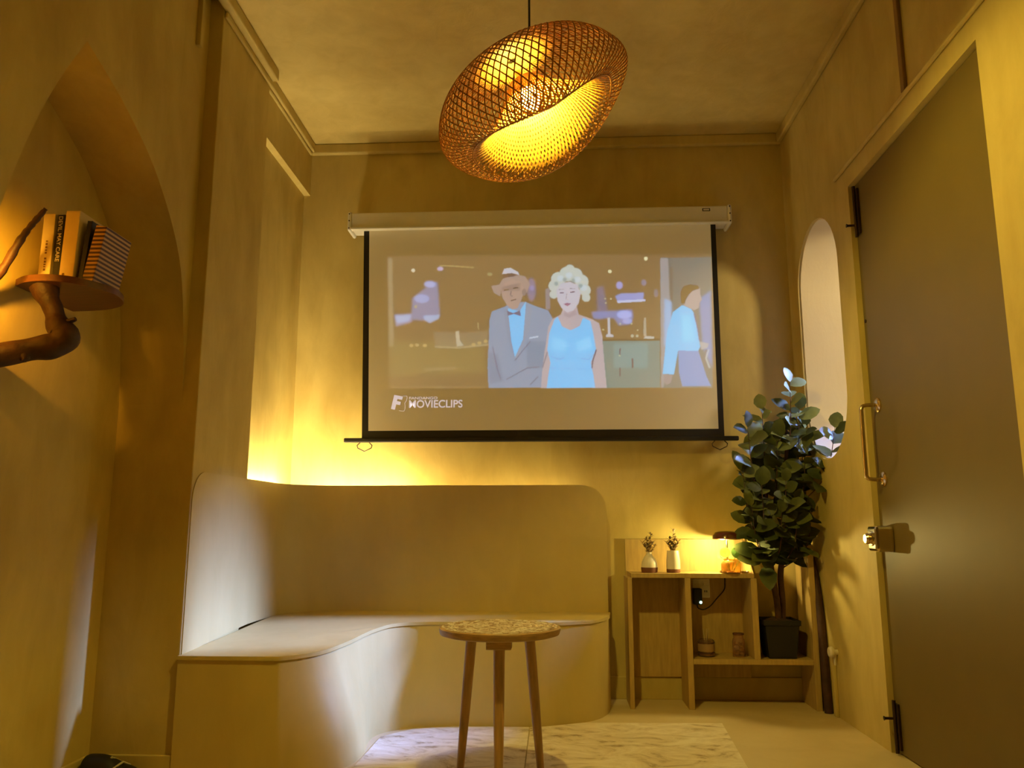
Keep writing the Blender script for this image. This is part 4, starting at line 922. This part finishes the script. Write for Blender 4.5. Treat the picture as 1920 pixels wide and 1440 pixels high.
# table lamp
TLX, TLY = .866, 4.165
tl = thing('table_lamp', 'small mushroom table lamp with flat dark bronze shade, lit on the shelf', 'lamp', (TLX, TLY, .637))
M_shade = simple('bronze_lacquer', (.10,.022,.010), .22, var=.1, coat=.5)
obj('base', B().lathe([(.040,0),(.042,.004),(.038,.010),(.008,.014)], (TLX,TLY,.637), 28), M_shade, tl, smooth=45)
obj('stem', B().tube([(TLX,TLY,.648),(TLX,TLY,.815)], .005, 10), M_chrome, tl, smooth=45)
obj('shade', B().lathe([(.0685,.163),(.0715,.166),(.068,.182),(.056,.198),(.035,.204),(.0,.205),(.0,.202),(.034,.200),(.054,.194),(.065,.180),(.0685,.163)], (TLX,TLY,.637), 36, closed=True), M_shade, tl, smooth=50)
obj('diffuser', B().lathe([(.016,.162),(.022,.168),(.022,.184),(.010,.190)], (TLX,TLY,.637), 20), simple('lamp_diffuser', (1,.9,.7), .4, emit=(1,.84,.45), es=14), tl, smooth=50)
d_ = bpy.data.lights.new('table_lamp_light', 'POINT'); d_.energy = 8.5; d_.color = (1.0,.78,.26); d_.shadow_soft_size = .012
do = bpy.data.objects.new('table_lamp_light', d_); C.objects.link(do); do.location = (TLX-.036, TLY-.056, .637+.152)

# amber jar with round-leaved cutting in front of the lamp
JX, JY = .870, 4.105
jar = thing('amber_jar', 'amber glass jar standing in front of the mushroom lamp', 'jar', (JX, JY, .637))
M_amber = simple('amber_glass', (.88,.60,.18), .12, trans=.75, ior=1.3)
obj('glass', B().lathe([(.040,0),(.046,.004),(.049,.02),(.049,.045),(.044,.058),(.036,.064),(.036,.070),(.033,.070),(.033,.063),(.041,.056),(.046,.044),(.046,.02),(.042,.008),(.0,.007)], (JX,JY,.637), 28, closed=True), M_amber, jar, smooth=50)
obj('foot', B().lathe([(.036,-.0),(.041,.0),(.042,.005),(.036,.006)], (JX,JY,.637), 28), M_clay, jar, smooth=50)
pln = thing('leaf_cutting', 'round green leaves standing in the amber jar under the lamp', 'plant', (JX, JY, .65))
M_lime = bamboo('lime_leaf', (.34,.46,.03), .5)
M_green = bamboo('fresh_green_leaf', (.10,.19,.04), .25)
for (dx, dy, dz, r, mt, nx) in ((-.030,-.012,.100,.026,M_lime,-.2),(.022,-.018,.098,.027,M_green,.35),(.055,-.02,.075,.020,M_lime,.9),(.07,.02,.11,.022,M_green,.8),(-.045,.03,.085,.02,M_green,-.6)):
    c = Vector((JX+dx, JY+dy, .637+dz))
    nv = Vector((nx, -1, .35)).normalized(); u = nv.orthogonal().normalized(); w = nv.cross(u)
    n_ = 14
    vs = [c - nv*.004] + [c + (u*math.cos(2*PI*k/n_) + w*math.sin(2*PI*k/n_))*r*(1-.06*math.cos(2*PI*k/n_)) for k in range(n_)]
    st = obj('stem', B().tube(spline([(JX+dx*.2, JY, .650), (JX+dx*.6, JY+dy*.4, .637+dz*.65), c], 4), .0016, 5), M_green, pln)
    obj('leaf', B().add(vs, [(0,1+k,1+(k+1)%n_) for k in range(n_)]), mt, st)
# tiny ring dish on the shelf
tag(obj('ring_dish', B().lathe([(.012,0),(.02,.004),(.022,.010),(.020,.010),(.016,.005),(.0,.004)], (.938,4.11,.637), 20), M_chrome, smooth=50), 'tiny metal dish at the right end of the shelf top', 'dish')

# reed diffuser and pebble jar on the lower board
M_glass = simple('brownish_glass', (.80,.62,.46), .08, trans=.92, ior=1.2, var=.02)
M_oil = simple('scented_oil', (.46,.24,.09), .3, var=.05)
M_labelp = simple('paper_label', (.36,.22,.11), .8)
M_lip = simple('dark_band', (.10,.035,.018), .5)
RX, RY = .744, 4.17
rd = thing('reed_diffuser', 'squat glass candle jar with banded label on the lower shelf', 'candle jar', (RX, RY, .233))
obj('glass', B().lathe([(.036,0),(.040,.003),(.041,.07),(.038,.078),(.034,.08),(.034,.077),(.037,.07),(.036,.006),(.0,.005)], (RX,RY,.233), 28, closed=True), M_glass, rd, smooth=50)
obj('wax', B().lathe([(.034,.007),(.0345,.05),(.0,.05)], (RX,RY,.233), 24), M_oil, rd, smooth=50)
obj('label_band', B().lathe([(.0413,.026),(.0415,.062)], (RX,RY,.233), 28, closed=True), M_labelp, rd, smooth=50)
obj('dark_ring', B().lathe([(.0416,.016),(.0418,.021)], (RX,RY,.233), 28, closed=True), M_lip, rd)
obj('dark_ring', B().lathe([(.0416,.066),(.0418,.070)], (RX,RY,.233), 28, closed=True), M_lip, rd)
for dx, dy in ((-.012,.01),(.004,-.008),(.016,.012)):
    obj('reed', B().tube([(RX+dx*.3,RY+dy*.3,.29),(RX+dx,RY+dy,.365)], .0016, 6), M_dryp, rd)
PX, PY = .903, 4.17
pj_ = thing('pebble_jar', 'small clear glass jar beside the candle jar on the lower shelf', 'jar', (PX, PY, .233))
obj('glass', B().lathe([(.028,0),(.031,.003),(.032,.07),(.028,.084),(.024,.088),(.024,.108),(.026,.111),(.023,.111),(.022,.088),(.026,.083),(.030,.069),(.029,.005),(.0,.004)], (PX,PY,.233), 26, closed=True), M_glass, pj_, smooth=50)
obj('rim', B().lathe([(.0265,.104),(.028,.108),(.0265,.112),(.024,.111)], (PX,PY,.233), 26, closed=True), M_lip, pj_, smooth=50)
rr = random.Random(2)
for i, (dx, dy, dz, r) in enumerate(((-.013,-.008,.017,.012),(.012,-.012,.014,.009),(.008,.010,.017,.012),(.010,-.006,.036,.012),(-.012,.004,.042,.013),(.012,.006,.058,.010),(-.006,-.006,.064,.010))):
    g = B().lathe([(r*math.sin(PI*k/8)*(1+.06*rr.random()), -r*.9*math.cos(PI*k/8)) for k in range(1,8)], (PX+dx,PY+dy,.233+dz), 12)
    tag(obj('pebble', g, simple('pebble_stone', [(.62,.46,.22),(.70,.58,.44),(.56,.40,.24)][i % 3], .6), smooth=60), 'small pale round pebble in the clear glass jar', 'pebble', 'pebbles in the glass jar')

# socket, adapter and cable on the wall behind the shelf
so = thing('wall_socket', 'white double wall socket behind the shelf unit', 'socket', (.753, 4.309, .50))
obj('plate', B().box(.709,.797,4.295,4.3065,.502,.598), M_white, so, bevel=.004)
obj('switch', B().box(.765,.785,4.2925,4.2955,.565,.580), M_white, so, bevel=.002)
obj('pin_hole', B().box(.768,.772,4.2935,4.2952,.53,.54).box(.778,.782,4.2935,4.2952,.53,.54), M_black, so)
ad = thing('charger', 'black plug adapter with glowing indicator in the wall socket', 'charger', (.727, 4.27, .465))
obj('body', B().box(.704,.748,4.245,4.2945,.472,.552), M_black, ad, bevel=.005)
obj('indicator', B().lathe([(.007,0),(.006,-.004),(0,-.005)], (.739,4.245,.484), 14, axis='y'), simple('indicator_glow', (.6,1,.8), .4, emit=(.5,1,.75), es=5), ad, smooth=50)
tag(obj('lamp_cable', B().tube(spline([(.722,4.262,.473),(.728,4.262,.455),(.755,4.265,.447),(.79,4.27,.464),(.825,4.275,.50),(.866,4.28,.545),(.872,4.283,.58),(.873,4.285,.614)], 5), .0032, 7), M_black, smooth=60),
    'thin black cable running from the plug adapter up to the lamp', 'cable')

# ------------------------------------------------------------------ tall potted plant on the shelf
plant = thing('potted_plant', 'tall leafy artificial plant in a black square pot on the shelf', 'plant', (1.10, 4.165, .234))
g = B(); vs = []
for z, w in ((0,.066),(.155,.082),(.155,.089),(.180,.090),(.180,.084),(.160,.080)):
    vs += [(1.10+sx*w, 4.175+sy*w, .2345+z) for sx, sy in ((-1,-1),(1,-1),(1,1),(-1,1))]
fs = [(i*4+k, i*4+(k+1)%4, (i+1)*4+(k+1)%4, (i+1)*4+k) for i in range(5) for k in range(4)] + [(3,2,1,0)]
obj('pot', g.add(vs, fs), M_pot, plant, bevel=.004, label='black square tapered pot')
sb = B(); vs = []; N = 9; rr = random.Random(9)
for i in range(N):
    for j in range(N):
        vs.append((1.10+(i/(N-1)-.5)*.158, 4.175+(j/(N-1)-.5)*.158, .396+.022*math.exp(-((i-4)**2+(j-4)**2)/8)+.010*rr.random()))
obj('soil', sb.add(vs, [(i*N+j, (i+1)*N+j, (i+1)*N+j+1, i*N+j+1) for i in range(N-1) for j in range(N-1)]), M_soil, plant)
tA = spline([(1.105,4.17,.40,.017),(1.098,4.16,.50,.016),(1.083,4.155,.60,.0155),(1.072,4.15,.70,.015),(1.062,4.14,.80,.012),(1.06,4.12,.95,.009),(1.07,4.11,1.10,.007)], 6)
tB = spline([(1.125,4.18,.40,.016),(1.128,4.17,.50,.015),(1.124,4.165,.62,.015),(1.135,4.15,.72,.014),(1.15,4.14,.84,.011),(1.16,4.12,1.0,.009),(1.165,4.10,1.2,.007),(1.175,4.06,1.42,.004)], 6)
for t_ in (tA, tB): obj('trunk', B().tube([q[:3] for q in t_], [q[3] for q in t_], 10), M_trunk, plant, smooth=60)
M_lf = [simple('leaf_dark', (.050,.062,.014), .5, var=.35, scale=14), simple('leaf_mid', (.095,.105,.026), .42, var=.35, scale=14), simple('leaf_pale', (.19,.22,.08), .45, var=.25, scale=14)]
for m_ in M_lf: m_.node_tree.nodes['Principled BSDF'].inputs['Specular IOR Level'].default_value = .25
leaf_meshes = []
for L_, W_, fo in ((.106,.080,.18),(.124,.076,.25),(.092,.076,.12)):
    vs, fs = leaf_shape(L_, W_, fo)
    for mt in M_lf:
        me = bpy.data.meshes.new('leaf'); me.from_pydata(vs, [], fs); me.materials.append(mt); me.shade_smooth(); leaf_meshes.append(me)
tips = [((1.18,4.0,1.575),tB),((1.055,4.08,1.45),tA),((1.225,4.03,1.44),tB),((.955,3.98,1.345),tA),((1.262,4.10,1.36),tB),((1.36,3.93,1.335),tB),((.925,4.0,1.127),tA),((1.255,4.08,1.09),tB),((1.105,4.02,1.28),tA),((1.235,4.0,1.245),tB),
        ((.955,3.98,.96),tA),((1.255,4.03,.93),tB),((1.0,4.06,.80),tA),((1.12,3.96,1.08),tA),((1.20,4.10,.86),tB),((1.05,4.05,.87),tA),((1.0,4.14,1.24),tA),((1.18,4.15,1.30),tB),((1.09,3.96,.93),tA),((1.17,3.97,.98),tB),((1.0,3.95,1.06),tA)]
rr = random.Random(21)
count = 0
for ti, (tip, tr) in enumerate(tips):
    tip = Vector(tip)
    zb = min(max(.66, tip.z - .42), 1.15)
    bi = min(range(len(tr)), key=lambda i: abs(tr[i][2]-zb)); p0 = Vector(tr[bi][:3])
    pm = p0.lerp(tip, .55) + Vector((0, 0, -.05)) + (tip-p0)*.0 + Vector(((tip.x-p0.x)*.2, (tip.y-p0.y)*.2, 0))
    st = [Vector(q) for q in spline([p0, pm, tip], 10)]
    so_ = obj('stem', B().tube(st, [.004*(1-.7*i/(len(st)-1)) for i in range(len(st))], 6), M_trunk, plant, smooth=60)
    nl = 12 if tip.z > 1.0 else 10
    for k in range(nl):
        t = .30 + .70*k/(nl-1)
        x = t*(len(st)-1); i = min(int(x), len(st)-2); pos = st[i].lerp(st[i+1], x-i)
        dirn = (st[i+1]-st[i]).normalized()
        a = k*2.4 + ti*1.1 + rr.random()*.8
        side = dirn.orthogonal().normalized(); side = (Matrix.Rotation(a, 3, dirn) @ side)
        d = (dirn*(.35+.5*rr.random()) + side*.95 + Vector((0,-.15,-.05))).normalized()
        if k == nl-1: d = (dirn + side*.2).normalized()
        s = (.72 + .5*rr.random()) * (1.0 if t < .85 else .85)
        # keep clear of the walls
        tipq = pos + d*.1*s
        if tipq.y > 4.29: d.y = -abs(d.y)
        if tipq.x > 1.285 and not (1.2 < pos.z < 2.3): d.x = -abs(d.x)
        up = Vector((rr.random()-.5, -.85+(rr.random()-.5)*.7, .6)).normalized()
        y = up.cross(d); y = y.normalized() if y.length > 1e-3 else d.orthogonal().normalized(); z = d.cross(y)
        R = Matrix((d, y, z)).transposed().to_4x4()
        wgt = rr.random()
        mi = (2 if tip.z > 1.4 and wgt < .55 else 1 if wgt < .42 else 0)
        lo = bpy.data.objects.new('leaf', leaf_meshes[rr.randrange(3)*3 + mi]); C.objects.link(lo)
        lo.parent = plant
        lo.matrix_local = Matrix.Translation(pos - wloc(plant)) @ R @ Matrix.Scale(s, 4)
        count += 1
# low branching twigs below the crown
for a, b in (((1.078,4.15,.69),(1.02,4.08,.80)),((1.075,4.15,.70),(1.09,4.08,.83)),((1.13,4.15,.70),(1.20,4.09,.82)),((1.085,4.15,.62),(1.03,4.1,.74))):
    obj('twig', B().tube(spline([a, (Vector(a)+Vector(b))/2+Vector((0,0,-.015)), b], 5), .0035, 6), M_trunk, plant, smooth=60)

# curved dark pole leaning in the corner
cp = spline([(1.255,4.20,.93,.016),(1.262,4.165,.80,.017),(1.272,4.12,.66,.018),(1.279,4.085,.50,.019),(1.2795,4.06,.26,.0195),(1.2795,4.045,0.0,.0195)], 6)
tag(obj('curved_pole', B().tube([q[:3] for q in cp], [min(q[3], 1.2995-q[0]) for q in cp], 12), M_branch, smooth=60), 'dark curved wooden pole leaning in the corner right of the shelf', 'pole')

# small valve on the right wall
va = thing('wall_valve', 'small pale pipe valve on the right wall near the floor', 'valve', (1.285, 3.93, .24))
obj('knob', B().lathe([(.012,0),(.012,-.02),(.024,-.022),(.026,-.032),(.020,-.040)], (XR,3.93,.293), 20, axis='x'), M_ceram, va, smooth=45)
obj('spout', B().tube([(1.288,3.93,.285),(1.286,3.93,.262),(1.286,3.93,.235)], [.007,.006,.005], 10), M_ceram, va, smooth=45)
obj('pipe', B().box(XR-.016, XR, 3.955, 3.985, 0, .30), M_wall, va, bevel=.004)
